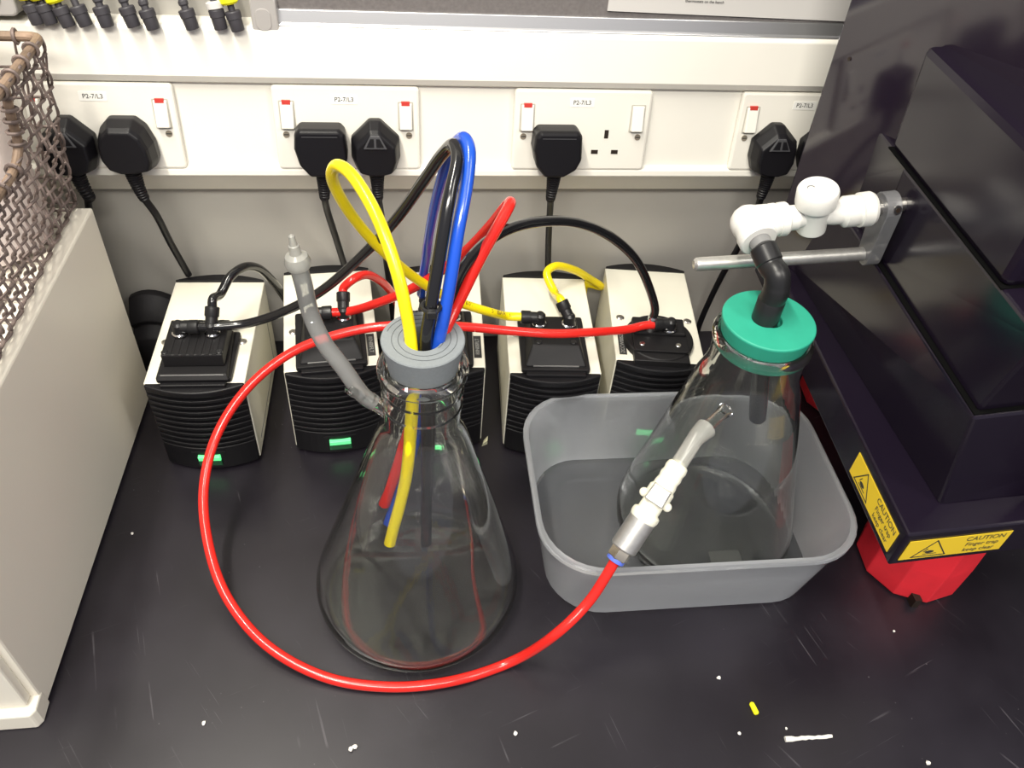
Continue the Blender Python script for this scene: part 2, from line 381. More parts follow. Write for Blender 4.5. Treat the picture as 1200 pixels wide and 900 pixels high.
def plug(kind, xc, label, path, relief=0.034):
    """kind: outline family. path: world points of the cord after the strain relief."""
    t = thing('mains_plug', label, 'plug', tuple(face_pt(xc, 0.027, 0)), ROTF, 'black mains plugs in the trunking sockets')
    if kind == 'square':
        base = [(-.020, .024), (.020, .024), (.0245, .019), (.026, -.006), (.021, -.017), (.008, -.025), (-.012, -.025), (-.022, -.013), (-.0245, -.002), (-.026, .004), (-.0245, .019)]
        f, dep, dy = 0.93, .027, -.001
    elif kind == 'round':
        base = [(-.013, .029), (.011, .029), (.020, .021), (.026, .006), (.0275, -.010), (.024, -.019), (.006, -.0225), (-.008, -.0225), (-.020, -.018), (-.0265, -.006), (-.0265, .008), (-.021, .021)]
        f, dep, dy = 0.80, .030, -.003
    else:
        base = [(-.006, .029), (.006, .029), (.026, .011), (.0265, -.008), (.021, -.0225), (.008, -.026), (-.008, -.026), (-.021, -.0225), (-.0265, -.008), (-.026, .011)]
        f, dep, dy = 0.78, .026, -.004
    if kind == 'penta': base = [(x * .94, y) for x, y in base]
    mb = MB()
    mb.loft([[(x * .97, y * .97, .0002) for x, y in base], [(x, y, .004) for x, y in base], [(x, y, dep * .45) for x, y in base], [(x * (f + .08), y * (f + .08) + dy * .6, dep * .85) for x, y in base], [(x * f, y * f + dy, dep) for x, y in base]])
    body = mb.build('plug_body', 'plug', t, bevel=0.0016, angle=20)
    if kind == 'penta':
        r = MB().hexa([(-.0135, .0035, dep * .80), (.0135, .0035, dep * .80), (.0055, .0205, dep * .72), (-.0055, .0205, dep * .72), (-.0115, .005, dep + .0022), (.0115, .005, dep + .0022), (.0045, .018, dep + .0005), (-.0045, .018, dep + .0005)]).build('grip_ridge', 'plug_grey', body, bevel=0.0006)
        w = MB()
        for sx in (-1, 1):
            w.add([(sx * .0012, .0072, dep + .0022), (sx * .0088, .0072, dep + .0022), (sx * .0046, .0155, dep + .0013), (sx * .0012, .0155, dep + .0013)] , [(0, 1, 2, 3) if sx > 0 else (3, 2, 1, 0)])
        for i in range(len(w.v)): w.v[i] = (w.v[i][0], w.v[i][1], w.v[i][2] + .0004)
        w.build('grip_window', 'plug', body)
    if kind == 'square':
        MB().box(-.0175, .0175, .0165, .0172, dep - .0005, dep + .0004).build('cover_seam', 'plug_grey', body)
    M4 = Matrix.Translation(face_pt(xc, 0.027, 0)) @ Matrix.Rotation(ROTF[0], 4, 'X')
    inv = M4.inverted()
    p0 = Vector((0, -.0215, dep * .5))
    loc = [inv @ Vector(p) for p in path]
    lat = max(-.006, min(.006, loc[0].x * .5)); pts = spline([p0, p0 + Vector((lat * .4, -.015, 0)), p0 + Vector((lat, -.031, -.002))] + loc[1:], 8)
    # strain relief follows the first stretch of cord
    L = 0; rp = [pts[0]]
    for a, b in zip(pts, pts[1:]):
        L += (b - a).length; rp.append(b)
        if L > relief: break
    rad = []; n = len(rp); q = []
    fine = []
    for a, b in zip(rp, rp[1:]):
        for k in range(3): fine.append(a.lerp(b, k / 3))
    fine.append(rp[-1])
    rad = [(.0086 - .0034 * i / len(fine)) * (1.0 if (i // 2) % 2 == 0 else .88) for i in range(len(fine))]
    MB().tube(fine, .006, 16, radii=rad).build('strain_relief', 'plug', t)
    MB().tube(pts, .0038, 16).build('cord', 'cord', t)
    return t
plug('penta', X1 + .042, 'black mains plug half hidden behind the rusty wire basket', [(-0.1786, -0.0250, 0.3027), (-0.1922, -0.0100, 0.2601), (-0.2125, 0.0200, 0.2021), (-0.2315, 0.0350, 0.1239), (-0.2409, 0.0350, 0.0593)])
plug('round', X1 + .0965, 'black round-topped mains plug in the socket right of the wire basket', [(-0.1318, -0.0220, 0.2704), (-0.1315, -0.0120, 0.2356), (-0.1309, 0.0100, 0.1824), (-0.1252, 0.0260, 0.1264)])
plug('square', .046, 'black square mains plug with long flat top, left plug of the two-plug socket', [(0.0435, -0.0180, 0.2749), (0.0445, -0.0020, 0.2337), (0.0495, 0.0200, 0.1794), (0.0543, 0.0360, 0.1325)])
plug('penta', .1005, 'black five-sided mains plug with grey grip ridge, beside the square plug', [(0.1010, -0.0180, 0.2678), (0.1027, -0.0020, 0.2225), (0.1049, 0.0200, 0.1547), (0.1088, 0.0350, 0.0850), (0.1113, 0.0360, 0.0277)])
plug('square', X3 + .045, 'black square mains plug in the socket that has one empty outlet', [(0.2858, -0.0200, 0.2866), (0.2900, -0.0050, 0.2402), (0.2962, 0.0140, 0.1872), (0.3025, 0.0240, 0.1286)])
plug('penta', X4 + .0425, 'black five-sided mains plug above the white valve', [(0.5274, -0.0180, 0.2752), (0.5344, -0.0050, 0.2279), (0.5343, 0.0120, 0.1677), (0.5280, 0.0200, 0.1159), (0.5233, 0.0300, 0.0377), (0.5243, 0.0340, 0.0019)])
plug('penta', X4 + .0985, 'black mains plug cut off by the edge of the black instrument panel', [(0.5786, -0.0180, 0.2752), (0.5907, -0.0100, 0.2424), (0.6168, 0.0100, 0.1809), (0.6447, 0.0300, 0.1132)])

# ================================================================ NOTICE BOARD, PAPER, WALL BOX, HANGING CABLE ENDS
t = thing('notice_board', 'grey notice board with aluminium bottom rail along the top of the picture', 'notice board', (0.0, 0.034, 0.412))
MB().box(0.005, 1.2, 0.030, 0.046, 0.428, 1.0).build('board_panel', 'board', t, world=True)
r = MB()
rail = [(0.049, 0.413), (0.022, 0.413), (0.0205, 0.4155), (0.0225, 0.418), (0.0225, 0.4205), (0.0245, 0.4225), (0.028, 0.4335), (0.049, 0.4335)]
r.loft([[(0.014, y, z) for y, z in rail], [(1.2, y, z) for y, z in rail]])
r.build('frame_rail', 'alu', t, bevel=0.0008, world=True)
cp = MB(); cp.loft([[(x, 0.049, z) for x, z in rrect(.024, .036, .006, 5, 0.003, .430)], [(x, 0.018, z) for x, z in rrect(.024, .036, .006, 5, 0.003, .430)]])
corner = cp.build('corner_cap', 'cap_grey', t, bevel=0.0015, world=True)
cp = MB(); cp.loft([[(x, 0.018, z) for x, z in rrect(.014, .02, .006, 5, 0.002, .427)], [(x, 0.0172, z) for x, z in rrect(.014, .02, .006, 5, 0.002, .427)]])
cp.build('corner_plug', 'cap_grey', corner, bevel=0.0003, world=True)
ps = MB(); a, bb = (0.3312, 0.0270, 0.4401), (0.5750, 0.0250, 0.4363)
u = (bb[0] - a[0]); dz = bb[2] - a[2]
ps.hexa([(a[0], .0275, a[2]), (a[0] + 0.30, .0275, a[2] + dz / u * .30), (a[0] + 0.30, .0295, a[2] + dz / u * .30), (a[0], .0295, a[2]), (a[0] + .0, .0275, a[2] + .2), (a[0] + .30, .0275, a[2] + dz / u * .3 + .2), (a[0] + .3, .0295, a[2] + dz / u * .3 + .2), (a[0] + 0, .0295, a[2] + .2)])
sheet = tag(ps.build('paper_sheet', 'paper'), 'white paper sheet pinned low on the grey notice board, top right', 'paper')
text_mesh('printed_line', 'thermostats on the bench', 0.0038, Matrix.Translation((0.4279, 0.0272, 0.4516)) @ Matrix.Rotation(math.pi / 2, 4, 'X') @ Matrix.Rotation(math.atan2(dz, u), 4, 'Z'), 'ink', sheet)
t = thing('wall_box', 'grey moulded plastic box on the wall at the top left corner', 'plastic box', (-0.235, .04, .41))
wb = MB(); c0 = (-0.2074, 0.0100, 0.4233)
wb.loft([[(x, .049, z) for x, z in rrect(.09, .08, .006, 4, c0[0] - .045, c0[2] + .04)], [(x, .012, z) for x, z in rrect(.084, .074, .006, 4, c0[0] - .045, c0[2] + .04)]])
wb.build('box_body', 'cap_grey', t, bevel=.002, world=True)
wb = MB(); wb.loft([[(x, .0119, z) for x, z in rrect(.066, .056, .006, 4, c0[0] - .046, c0[2] + .04)], [(x, .0105, z) for x, z in rrect(.064, .054, .006, 4, c0[0] - .046, c0[2] + .04)]])
wb.build('box_lid', 'cap_grey', t, bevel=.0008, world=True)

CE = [  # foot pixel column of each hanging end, how it leans, what is on it
 ((-0.1956, 0.0120, 0.4213), -.004, 'yellow', 'first from wall box, yellow tape'), ((-0.1846, 0.0120, 0.4216), -.005, 'yellow', 'second from wall box, yellow tape'), ((-0.1699, 0.0120, 0.4197), -.006, 'yellow', 'third from wall box, yellow tape'),
 ((-0.1549, 0.0120, 0.4208), -.006, 'plain', 'fourth from wall box, smooth stem'), ((-0.1365, 0.0120, 0.4205), -.004, 'ribbed', 'fifth from wall box, ribbed'), ((-0.1134, 0.0120, 0.4211), -.005, 'ribbed', 'sixth from wall box, ribbed'),
 ((-0.0966, 0.0120, 0.4191), -.005, 'ribbed', 'seventh from wall box, ribbed'), ((-0.0617, 0.0120, 0.4200), -.005, 'ribbed', 'alone in the wide gap, ribbed'), ((-0.0364, 0.0120, 0.4206), -.003, 'white', 'with a white ring'),
 ((-0.0213, 0.0120, 0.4194), -.004, 'yellow', 'nearest notice board, yellow tape')]
for (p, lean, kind, which) in CE:
    t = thing('cable_end', 'black rubber cable end hanging over the trunking, ' + which, 'cable end', p, group='black cable ends hanging on the wall')
    MB().lathe([(.0056, -.001), (.0061, .0), (.0064, .0095), (.0070, .010), (.0072, .0155), (.0066, .0165), (.0045, .0168)], (0, 0, 0), (lean, .004, .02), 18).build('boot', 'boot', t)
    d = Vector((lean, .004, .02)).normalized()
    s0 = d * .0165; s1 = d * .07 + Vector((0, .006, 0))
    if kind == 'ribbed':
        pts = [s0.lerp(s1, i / 40) for i in range(41)]
        MB().tube(pts, .005, 12, radii=[.0044 if (i // 3) % 2 else .0034 for i in range(41)]).build('stem', 'boot', t)
    else:
        MB().cyl(s0, s1, .0031).build('stem', 'boot', t)
    if kind == 'yellow':
        MB().lathe([(.0065, 0), (.0085, .002), (.008, .016), (.006, .018)], d * (.0225 if 'notice' in which else .0200), d, 16).build('yellow_tape', 'hi_yellow', t)
    if kind == 'white':
        MB().lathe([(.006, 0), (.0078, .001), (.0078, .006), (.005, .007)], d * .0165, d, 16).build('white_ring', 'white_tape', t)

# ================================================================ BEIGE CABINET, WIRE BASKET, JAR
def cab_x(y): return -0.1798 + 0.0414 * y
t = thing('bench_cabinet', 'beige enamelled equipment cabinet at the left edge of the bench', 'cabinet', (-0.36, -0.25, 0))
cb = MB(); ZC = .2598
yb, yf = -.038, -.4325
cb.hexa([(-.62, yf, .004), (cab_x(yf), yf, .004), (cab_x(yb), yb, .004), (-.62, yb, .004), (-.62, yf, ZC), (cab_x(yf), yf, ZC), (cab_x(yb), yb, ZC), (-.62, yb, ZC)])
cb.build('cabinet_body', 'cabinet', t, bevel=.0022, world=True)
pl = MB(); pl.loft([[(-.62, yf - .0175, 0), (cab_x(yf) - .003, yf - .0175, 0), (cab_x(yf) + .0005, yf - .012, 0), (cab_x(yf) + .0005, yf + .006, 0), (-.62, yf + .006, 0)], [(-.62, yf - .0175, .024), (cab_x(yf) - .003, yf - .0175, .024), (cab_x(yf) + .0005, yf - .012, .024), (cab_x(yf) + .0005, yf + .006, .024), (-.62, yf + .006, .024)]])
pl.build('plinth', 'cabinet_light', t, bevel=.002, world=True)
fd = MB(); fd.box(-.60, cab_x(yf) - .006, yf - .010, yf + .001, .026, .25); fd.build('front_door', 'cabinet_light', t, bevel=.002, world=True)

def bx(s, z):   # right side of the basket: s along the side (0 back .. 1 front)
    y = -.036 - .36 * s
    f = (z - ZC) / .17
    return Vector((-0.1975 + 0.0414 * y * .4 + .019 * f + 0.0 * s, y + .002 * f, z))
t = thing('wire_basket', 'rusty woven wire basket standing on the beige cabinet', 'basket', (-.33, -.2, ZC))
ZR = .428
wm = MB()
def wavy(fn, n, amp, ph, r=.00125, nrm=None):
    pts = []
    for i in range(n * 6 + 1):
        a = i / 6.0
        pts.append(fn(i / (n * 6.0), amp * math.sin(math.pi * (a + ph))))
    wm.tube(pts, r, 6, caps=True)
xl = -.50
NS, NZ = 26, 11
def right(s, f, dx=0): return bx(s, ZC + .004 + (ZR - ZC - .004) * f) + Vector((dx, 0, 0))
def left(s, f, dx=0): q = right(s, f); return Vector((xl - .018 * f + dx, q.y, q.z))
def backf(s, f, dy=0): a = right(0, f); b2 = left(0, f); return a.lerp(b2, s) + Vector((0, dy, 0))
def frontf(s, f, dy=0): a = right(1, f); b2 = left(1, f); return a.lerp(b2, s) + Vector((0, dy, 0))
def top_of(s):   # the side dips below a hand opening
    return 0.62 if 0.26 < s < 0.62 else 1.0
for k in range(NS + 1):
    s = k / NS
    for fn in (right, left):
        tp = top_of(s) if fn is right else 1.0
        wavy(lambda a, o, s=s, fn=fn, tp=tp: fn(s + o, a * tp, o * .4), NZ, .0075, k % 2, .0013)
for j in range(NZ + 1):
    f = j / NZ
    for fn in (right, left):
        if fn is right and f > .64:
            wavy(lambda a, o: right(a * .26, f + o * 2, o * .5), 8, .007, j % 2, .0013)
            wavy(lambda a, o: right(.62 + a * .38, f + o * 2, o * .5), 12, .007, j % 2, .0013)
        else:
            wavy(lambda a, o, fn=fn: fn(a, f + o * 2, o * .5), NS, .007, j % 2, .0013)
NB = 16
for k in range(NB + 1):
    s = k / NB
    for fn in (backf, frontf):
        wavy(lambda a, o, fn=fn: fn(s + o, a, 0), 6, .004, k % 2, .0012)
for j in range(7):
    f = j / 6
    for fn in (backf, frontf):
        wavy(lambda a, o, fn=fn: fn(a, f + o, 0), NB, .004, j % 2, .0012)
for k in range(NB + 1):
    a0, b0 = right(0, 0), right(1, 0)
    wm.tube([backf(k / NB, 0), frontf(k / NB, 0)], .0012, 6)
for k in range(1, NS, 2):
    wm.tube([right(k / NS, 0), left(k / NS, 0)], .0012, 6)
wm.build('wire_mesh', 'rust', t, world=True)
rim = MB()
rc = [right(0, 1), right(1, 1), left(1, 1), left(0, 1)]
ring = []
for i in range(4):
    a, b2, c2 = rc[i - 1], rc[i], rc[(i + 1) % 4]
    e0 = b2 + (a - b2).normalized() * .010; e1 = b2 + (c2 - b2).normalized() * .010
    for k in range(6):
        w = k / 5; ring.append(e0 * (1 - w) ** 2 + b2 * 2 * w * (1 - w) + e1 * w * w)
rim.tube(ring + [ring[0]], .0042, 12)
rim.build('rim_rod', 'rod', t, world=True)
op = MB(); z6 = .62
op.tube(spline([right(.26, 1), right(.262, .85), right(.262, .70), right(.30, .63), right(.45, .62), right(.58, .63), right(.618, .70), right(.62, 1)], 6), .0038, 12)
op.build('opening_rod', 'rod', t, world=True)
def coil(p, d, r=.0058):
    d = Vector(d).normalized(); u = d.orthogonal().normalized(); w = d.cross(u)
    MB().tube([Vector(p) + (u * math.cos(a) + w * math.sin(a)) * r + d * .0012 * math.sin(a / 2) for a in [2 * math.pi * i / 12 for i in range(13)]], .0016, 6).build('rim_coil', 'rust', t, world=True)
for k in range(1, 14): coil(right(k / 14, 1), right(1, 1) - right(0, 1))
for k in range(1, 16): coil(backf(k / 16, 1), (1, 0, 0))
for k in range(0, 5): coil(right(.262, .70 + .06 * k), (0, .1, 1))
for k in range(0, 4): coil(right(.32 + .08 * k, .62), (0, 1, 0))

t = thing('white_jar', 'pinkish white plastic jar inside the wire basket', 'jar', (-.258, -.098, ZC + .0045))
MB().lathe([(.050, 0), (.056, .004), (.056, .150), (.05, .165), (.042, .17)], (0, 0, 0), (0, 0, 1), 40).build('jar_body', 'jar', t)
MB().lathe([(.046, .168), (.048, .170), (.048, .192), (.045, .196)], (0, 0, 0), (0, 0, 1), 40).build('jar_lid', 'white_plastic', t)

bg = MB()
sec = []
for k in range(9):
    xx = -.205 + .060 * k / 8
    hh = .090 - .02 * (abs(k - 3) / 5) ** 2
    sec.append([(xx, .046, .0), (xx, .047, hh), (xx, .036, hh + .002), (xx, .022, hh - .012), (xx, .016, hh - .026), (xx, .022, hh - .034), (xx, .008, hh - .045), (xx, .004, .03), (xx, .006, 0)])
bg.loft(sec, smooth=True)
tag(bg.build('cloth_bag', 'bag', bevel=.002), 'black folded cloth bag against the wall, between cabinet and first pump', 'bag')

# ================================================================ PUMPS
PUMPS = [(-0.0927, -0.1563, -0.0227), (0.047, -0.14, 0.08), (0.1597, -0.1427, -0.0442), (0.2859, -0.1572, -0.0592), (0.4072, -0.1442, -0.1214)]
PW, PD, PH = 0.0507, 0.1735, 0.1228
def pw(i, x, y, z):
    X, Y, r = PUMPS[i - 1]; c, s = math.cos(r), math.sin(r)
    return Vector((X + c * x - s * y, Y + s * x + c * y, z))
def curve_plan(w, bulge, y0, n=12):
    return [(w * (2 * k / n - 1), y0 - bulge * (1 - (2 * k / n - 1) ** 2)) for k in range(n + 1)]
def pump(i, label, kind):
    X, Y, r = PUMPS[i - 1]
    t = thing('vacuum_pump', label, 'vacuum pump', (X, Y, 0), (0, 0, r), 'diaphragm pumps in a row behind the flasks')
    hs = MB().box(-PW, PW, .003, PD, .005, PH).build('housing', 'pump_white', t, bevel=.0015)
    MB().box(PW - .0001, PW + .0003, .02, .150, .018, .0195).box(PW - .0001, PW + .0003, .148, .1495, .018, .085).box(-PW - .0003, -PW + .0001, .02, .150, .018, .0195).build('panel_seam', 'grey_collar', hs)
    g = MB(); pl = curve_plan(.0495, .0085, .0015)
    g.prism(pl + [(.0495, .006), (-.0495, .006)], .004, .119)
    gr = g.build('front_grille', 'pump_black', t)
    fn = MB()
    for k in range(9):
        z = .040 + .0083 * k
        po = curve_plan(.0493, .0118, -.0002); pi_ = [(x, y + .006) for x, y in reversed(po)]
        fn.loft([[(x, y, z) for x, y in po + pi_], [(x, y, z + .0036) for x, y in po + pi_]])
    fn.build('grille_fins', 'pump_black', gr, bevel=.0006)
    lip = MB(); po = curve_plan(.0498, .0125, .0005); lip.loft([[(x, y, .1145) for x, y in po + [(.0498, .006), (-.0498, .006)]], [(x, y, .1222) for x, y in po + [(.0498, .006), (-.0498, .006)]]])
    lip.build('top_lip', 'pump_black', gr, bevel=.0015)
    bt = MB(); po = curve_plan(.0492, .0122, 0); bt.loft([[(x, y, .004) for x, y in po + [(.0492, .006), (-.0492, .006)]], [(x, y, .037) for x, y in po + [(.0492, .006), (-.0492, .006)]]])
    bt.build('lower_panel', 'pump_black', gr, bevel=.001)
    rc = MB(); po = [(x, -y) for x, y in curve_plan(.0500, .0105, 0)]
    rc.loft([[(x, PD + y, .004) for x, y in po + [(.05, -.002), (-.05, -.002)]][::-1], [(x, PD + y, .1255) for x, y in po + [(.05, -.002), (-.05, -.002)]][::-1]])
    rc.build('rear_cap', 'pump_black', t, bevel=.002)
    sw = MB().hexa([(-.0125, -.0138, .0105), (.0125, -.0138, .0105), (.0125, -.009, .0105), (-.0125, -.009, .0105), (-.0125, -.0138, .0185), (.0125, -.0138, .0185), (.0125, -.009, .0185), (-.0125, -.009, .0185)]).build('power_switch', 'green_dark', t, bevel=.0006)
    MB().hexa([(-.0118, -.0138, .0185), (.0118, -.0138, .0185), (.0118, -.009, .0185), (-.0118, -.009, .0185), (-.0118, -.0155, .0255), (.0118, -.0155, .0255), (.0118, -.009, .0275), (-.0118, -.009, .0275)]).build('lit_half', 'green_lamp', sw, bevel=.0005)
    MB().box(-.018, .018, -.0128, -.0115, .0305, .0325).build('switch_shroud', 'pump_black', sw)
    for sx in (-1, 1):
        for y in (.014, PD - .014):
            MB().cyl((sx * .04, y, 0), (sx * .04, y, .006), .008).build('foot', 'fit_black', t)
    # head
    if kind == 'round':
        h = MB().lathe([(.0395, .1225), (.0395, .130), (.0385, .1315), (.0001, .1315)], (0, .036, 0), (0, 0, 1), 48)
        h.box(-.031, .031, -.004, .020, .1205, .1300)
        hd = h.build('pump_head', 'pump_head', t, bevel=.0008)
        MB().prism(rrect(.062, .050, .004, 4, 0, .033), .1315, .1345).build('head_plate', 'pump_head', hd, bevel=.0008)
        scr = [(-.0215, .0185, .1345), (.0195, .0190, .1345)]; px_ = .0108; py_ = .044; pz_ = .135
        MB().box(-.030, .030, .034, .062, .130, .1385).build('port_block', 'pump_head', hd, bevel=.002)
        pz_ = .1385; py_ = .0405
    else:
        hd = MB().prism(rrect(.075, .090 if kind != 'ribbed' else .074, .003, 3, 0, .047 if kind != 'ribbed' else .040), .1228, .1285).build('pump_head', 'pump_head', t, bevel=.0008)
        MB().box(-.0325, .0325, -.004, .012, .1205, .1262).build('front_bridge', 'pump_black', hd, bevel=.0008)
        if kind == 'ribbed':
            MB().loft([[(-.036, .0, .1285), (.036, .0, .1285), (.032, .074, .1285), (-.032, .074, .1285)], [(-.034, .004, .134), (.034, .004, .134), (.031, .073, .134), (-.031, .073, .134)]]).build('head_step', 'pump_head', hd, bevel=.0012)
            bl = MB().box(-.0305, .0305, .016, .072, .134, .150)
            blk = bl.build('head_block', 'pump_head', hd, bevel=.0015)
            rb = MB()
            for k in range(7): rb.box(-.0225 + .0075 * k - .0024, -.0225 + .0075 * k + .0024, .0165, .071, .1495, .1506)
            rb.build('top_ribs', 'pump_head', blk, bevel=.0004)
            scr = [(-.027, .0205, .150), (.027, .0205, .150)]; px_, py_, pz_ = .0165, .048, .151
            MB().box(-.031, .031, .0025, .0034, .1335, .1346).build('edge_trim', 'alu', hd)
        else:
            bl = MB(); bl.loft([[(-.034, .006, .1285), (.034, .006, .1285), (.030, .088, .1285), (-.030, .088, .1285)], [(-.026, .022, .147), (.026, .022, .147), (.026, .070, .147), (-.026, .070, .147)]])
            bl.build('head_block', 'pump_head', hd, bevel=.0018)
            scr = [(-.019, .026, .147), (.019, .026, .147)]; px_, py_, pz_ = .0165, .056, .147
            MB().box(-.025, .025, .0060, .0070, .1292, .1304).build('edge_trim', 'alu', hd)
    for (sx, sy, sz) in scr:
        MB().lathe([(.0034, -.001), (.0034, .0008), (.0026, .0014)], (sx, sy, sz), (0, 0, 1), 14).build('head_screw', 'steel' if kind == 'round' else 'fit_black', hd)
    for sx in (-1, 1):
        MB().lathe([(.0048, -.0005), (.0048, .0012), (.003, .0022)], (sx * .040, .066 + .01 * (kind == 'round'), PH), (0, 0, 1), 16).build('housing_screw', 'steel', t)
    if kind != 'ribbed' and i != 4:
        sx = .043 if i == 2 else (-.043 if i == 5 else .043)
        if i == 5: sx, y0 = -.0415, .012
        else: y0 = .018
        pb = MB().box(sx - .0042, sx + .0042, y0, y0 + .036, PH, PH + .0006).build('name_strip', 'ink', t)
        text_mesh('strip_text', {2: '80N0SFLT', 3: '80N0SFLT', 5: 'ZCCW00SZ'}[i], .0062, Matrix.Translation((sx, y0 + .018, PH + .0007)) @ Matrix.Rotation(math.radians(-90 if i == 2 else 90), 4, 'Z'), 'strip_text', pb)
    return t, (px_, py_, pz_)
P = {}
P[1] = pump(1, 'cream and black vacuum pump next to the beige cabinet, ribbed square head', 'ribbed')
P[2] = pump(2, 'cream and black vacuum pump second from the cabinet, with two red tubes', 'square')
P[3] = pump(3, 'cream and black vacuum pump directly behind the grey stopper, with blue tube', 'square')
P[4] = pump(4, 'cream and black vacuum pump with both yellow tubes, behind the plastic tub', 'square')
P[5] = pump(5, 'cream and black vacuum pump with round black head, farthest from the cabinet', 'round')

def elbow(i, side, d, name='elbow_fitting', straight=False, lift=0.0095):
    """push-in elbow on a pump port: chrome screw, black body, arm towards d (pump-local). Returns the world mouth and direction."""
    t, (x, y, z) = P[i]
    x = x * side; d = Vector(d).normalized(); c = Vector((x, y, z))
    if straight:
        f = MB().lathe([(.0068, 0), (.0068, .005), (.0056, .006), (.0056, .017), (.0048, .019)], c, (0, 0, 1), 20).build('straight_fitting', 'chrome', t)
        mouth = c + Vector((0, 0, .016)); dd = Vector((0, 0, 1))
    else:
        f = MB().lathe([(.0064, 0), (.0064, lift), (.0062, lift + .004), (.004, lift + .0065), (.0001, lift + .007)], c, (0, 0, 1), 20)
        hub = c + Vector((0, 0, lift))
        f.cyl(hub, hub + d * .016, .0062, .0065, 18); f.lathe([(.0070, 0), (.0074, .001), (.0074, .0095), (.0066, .0105)], hub + d * .0105, d, 18)
        fo = f.build(name, 'fit_black', t)
        MB().lathe([(.0072, 0), (.0080, .0008), (.0080, .0024), (.0066, .0032)], c + Vector((0, 0, .0002)), (0, 0, 1), 20).build('sealing_ring', 'chrome', fo)
        mouth = hub + d * .0185; dd = d
    X, Y, r = PUMPS[i - 1]; rot = Matrix.Rotation(r, 3, 'Z')
    return pw(i, *mouth), rot @ dd

TR = .0048
def tube(_, material, ctrl, label, r=TR, cat='tube', name='air_tube', group='coloured air tubes'):
    mb = MB(); pts = spline(ctrl, 12)
    mb.tube(pts, r, 18)
    # open bore shown as a dark inset at both ends is a part of its own
    ob = mb.build(name, material); tag(ob, label, cat, group)
    return ob

# ================================================================ FLASK WITH GREY STOPPER
F1 = Vector((0.1295, -0.3325, 0.0))
t = thing('conical_flask', 'large glass filter flask with grey stopper full of coloured tubes', 'flask', tuple(F1))
LEAN1 = lambda z: (0.0078 * z / 0.31, 0.0065 * z / 0.31, 0)
outer = [(.0001, .0022), (.06, .0018), (.084, .0002), (.091, .0012), (.0960, .0055), (.0988, .012), (.0998, .021), (.0985, .031), (.0945, .045), (.0385, .2245), (.0345, .2335), (.0322, .241), (.0315, .248), (.0315, .262), (.0325, .2635), (.0325, .2655), (.0315, .267), (.0315, .278), (.0326, .2795), (.0326, .2815), (.0315, .283), (.0315, .2925), (.0335, .2945), (.0355, .298), (.0355, .302), (.0338, .3055), (.0312, .3065)]
inner = [(.0288, .3055), (.0282, .301), (.0282, .247), (.0290, .240), (.0312, .2325), (.0352, .2235), (.0915, .0445), (.0952, .031), (.0962, .021), (.0945, .0125), (.0905, .0075), (.083, .0052), (.06, .0055), (.0001, .0058)]
MB().lathe(outer + inner, (0, 0, 0), (0, 0, 1), 72, lean=LEAN1).build('glass_body', 'glass', t)
# side arm hose barb leaving the neck to the left rear
ax0 = Vector((-.0215, .007, .252)) ; axd = Vector((-.72, .05, .69)).normalized()
MB().lathe([(.0062, 0), (.0058, .01), (.0062, .016), (.0068, .018), (.0056, .022), (.0066, .026), (.0054, .030), (.0062, .034), (.0050, .040), (.0034, .040), (.0036, .02), (.0036, 0)], ax0, axd, 24).build('side_arm', 'glass', t)

SC = Vector((0.1372, -0.3255, 0))
t = thing('foam_stopper', 'grey rolled foam stopper in the neck of the tube-filled flask', 'stopper', tuple(SC + Vector((0, 0, .291))))
MB().lathe([(.0245, -.002), (.0316, .0375), (.0309, .0385), (.0142, .0385), (.0138, .036), (.0135, -.002)], (0, 0, 0), (0, 0, 1), 56, caps=False).loft([[(.0245 * math.cos(2 * math.pi * k / 56), .0245 * math.sin(2 * math.pi * k / 56), -.002) for k in range(56)], [(.0135 * math.cos(2 * math.pi * k / 56), .0135 * math.sin(2 * math.pi * k / 56), -.002) for k in range(56)]], caps=False).build('foam_roll', 'foam', t)
sm = MB()
sp = []
for k in range(110):
    a = k / 110 * 2 * math.pi * 2.6 - .8; rr_ = .0155 + .0125 * k / 110
    sp.append((rr_ * math.cos(a), rr_ * math.sin(a), .03855))
sm.tube(sp, .0003, 5); sm.build('roll_seam', 'foam_seam', t)

# ================================================================ FLASK WITH GREEN STOPPER, IN THE TUB
F2 = Vector((0.4415, -0.2785, 0.0042))
t = thing('conical_flask', 'glass filter flask with green stopper, standing inside the plastic tub', 'flask', tuple(F2))
LEAN2 = lambda z: (-.0005 * z / .27, 0.0115 * z / .27, 0)
o2 = [(.0001, .002), (.06, .0018), (.080, .0002), (.087, .0012), (.0915, .0055), (.0942, .012), (.095, .021), (.0938, .030), (.0905, .043), (.0505, .208), (.0455, .2215), (.0428, .231), (.0420, .239), (.0420, .258), (.0440, .260), (.0452, .2635), (.0452, .267), (.0435, .2705), (.0412, .2715)]
i2 = [(.0388, .2705), (.0382, .266), (.0382, .238), (.0392, .230), (.0420, .2205), (.0472, .2068), (.0872, .0425), (.0905, .030), (.0914, .021), (.0895, .0125), (.0855, .0075), (.079, .0052), (.06, .0055), (.0001, .0058)]
MB().lathe(o2 + i2, (0, 0, 0), (0, 0, 1), 72, lean=LEAN2).build('glass_body', 'glass', t)
ARM0 = Vector((.4075, -.3065, .2185)); ARM1 = Vector((.3770, -.3310, .2140))
ad_ = (ARM1 - ARM0)
MB().lathe([(.0075, 0), (.0060, .006), (.0056, .012), (.0056, ad_.length), (.0036, ad_.length), (.0036, .004), (.0045, 0)], ARM0 - F2, ad_, 24).build('side_arm', 'glass', t)
t = thing('rubber_stopper', 'green rubber stopper in the neck of the flask in the tub', 'stopper', (.4408, -.2672, .2625))
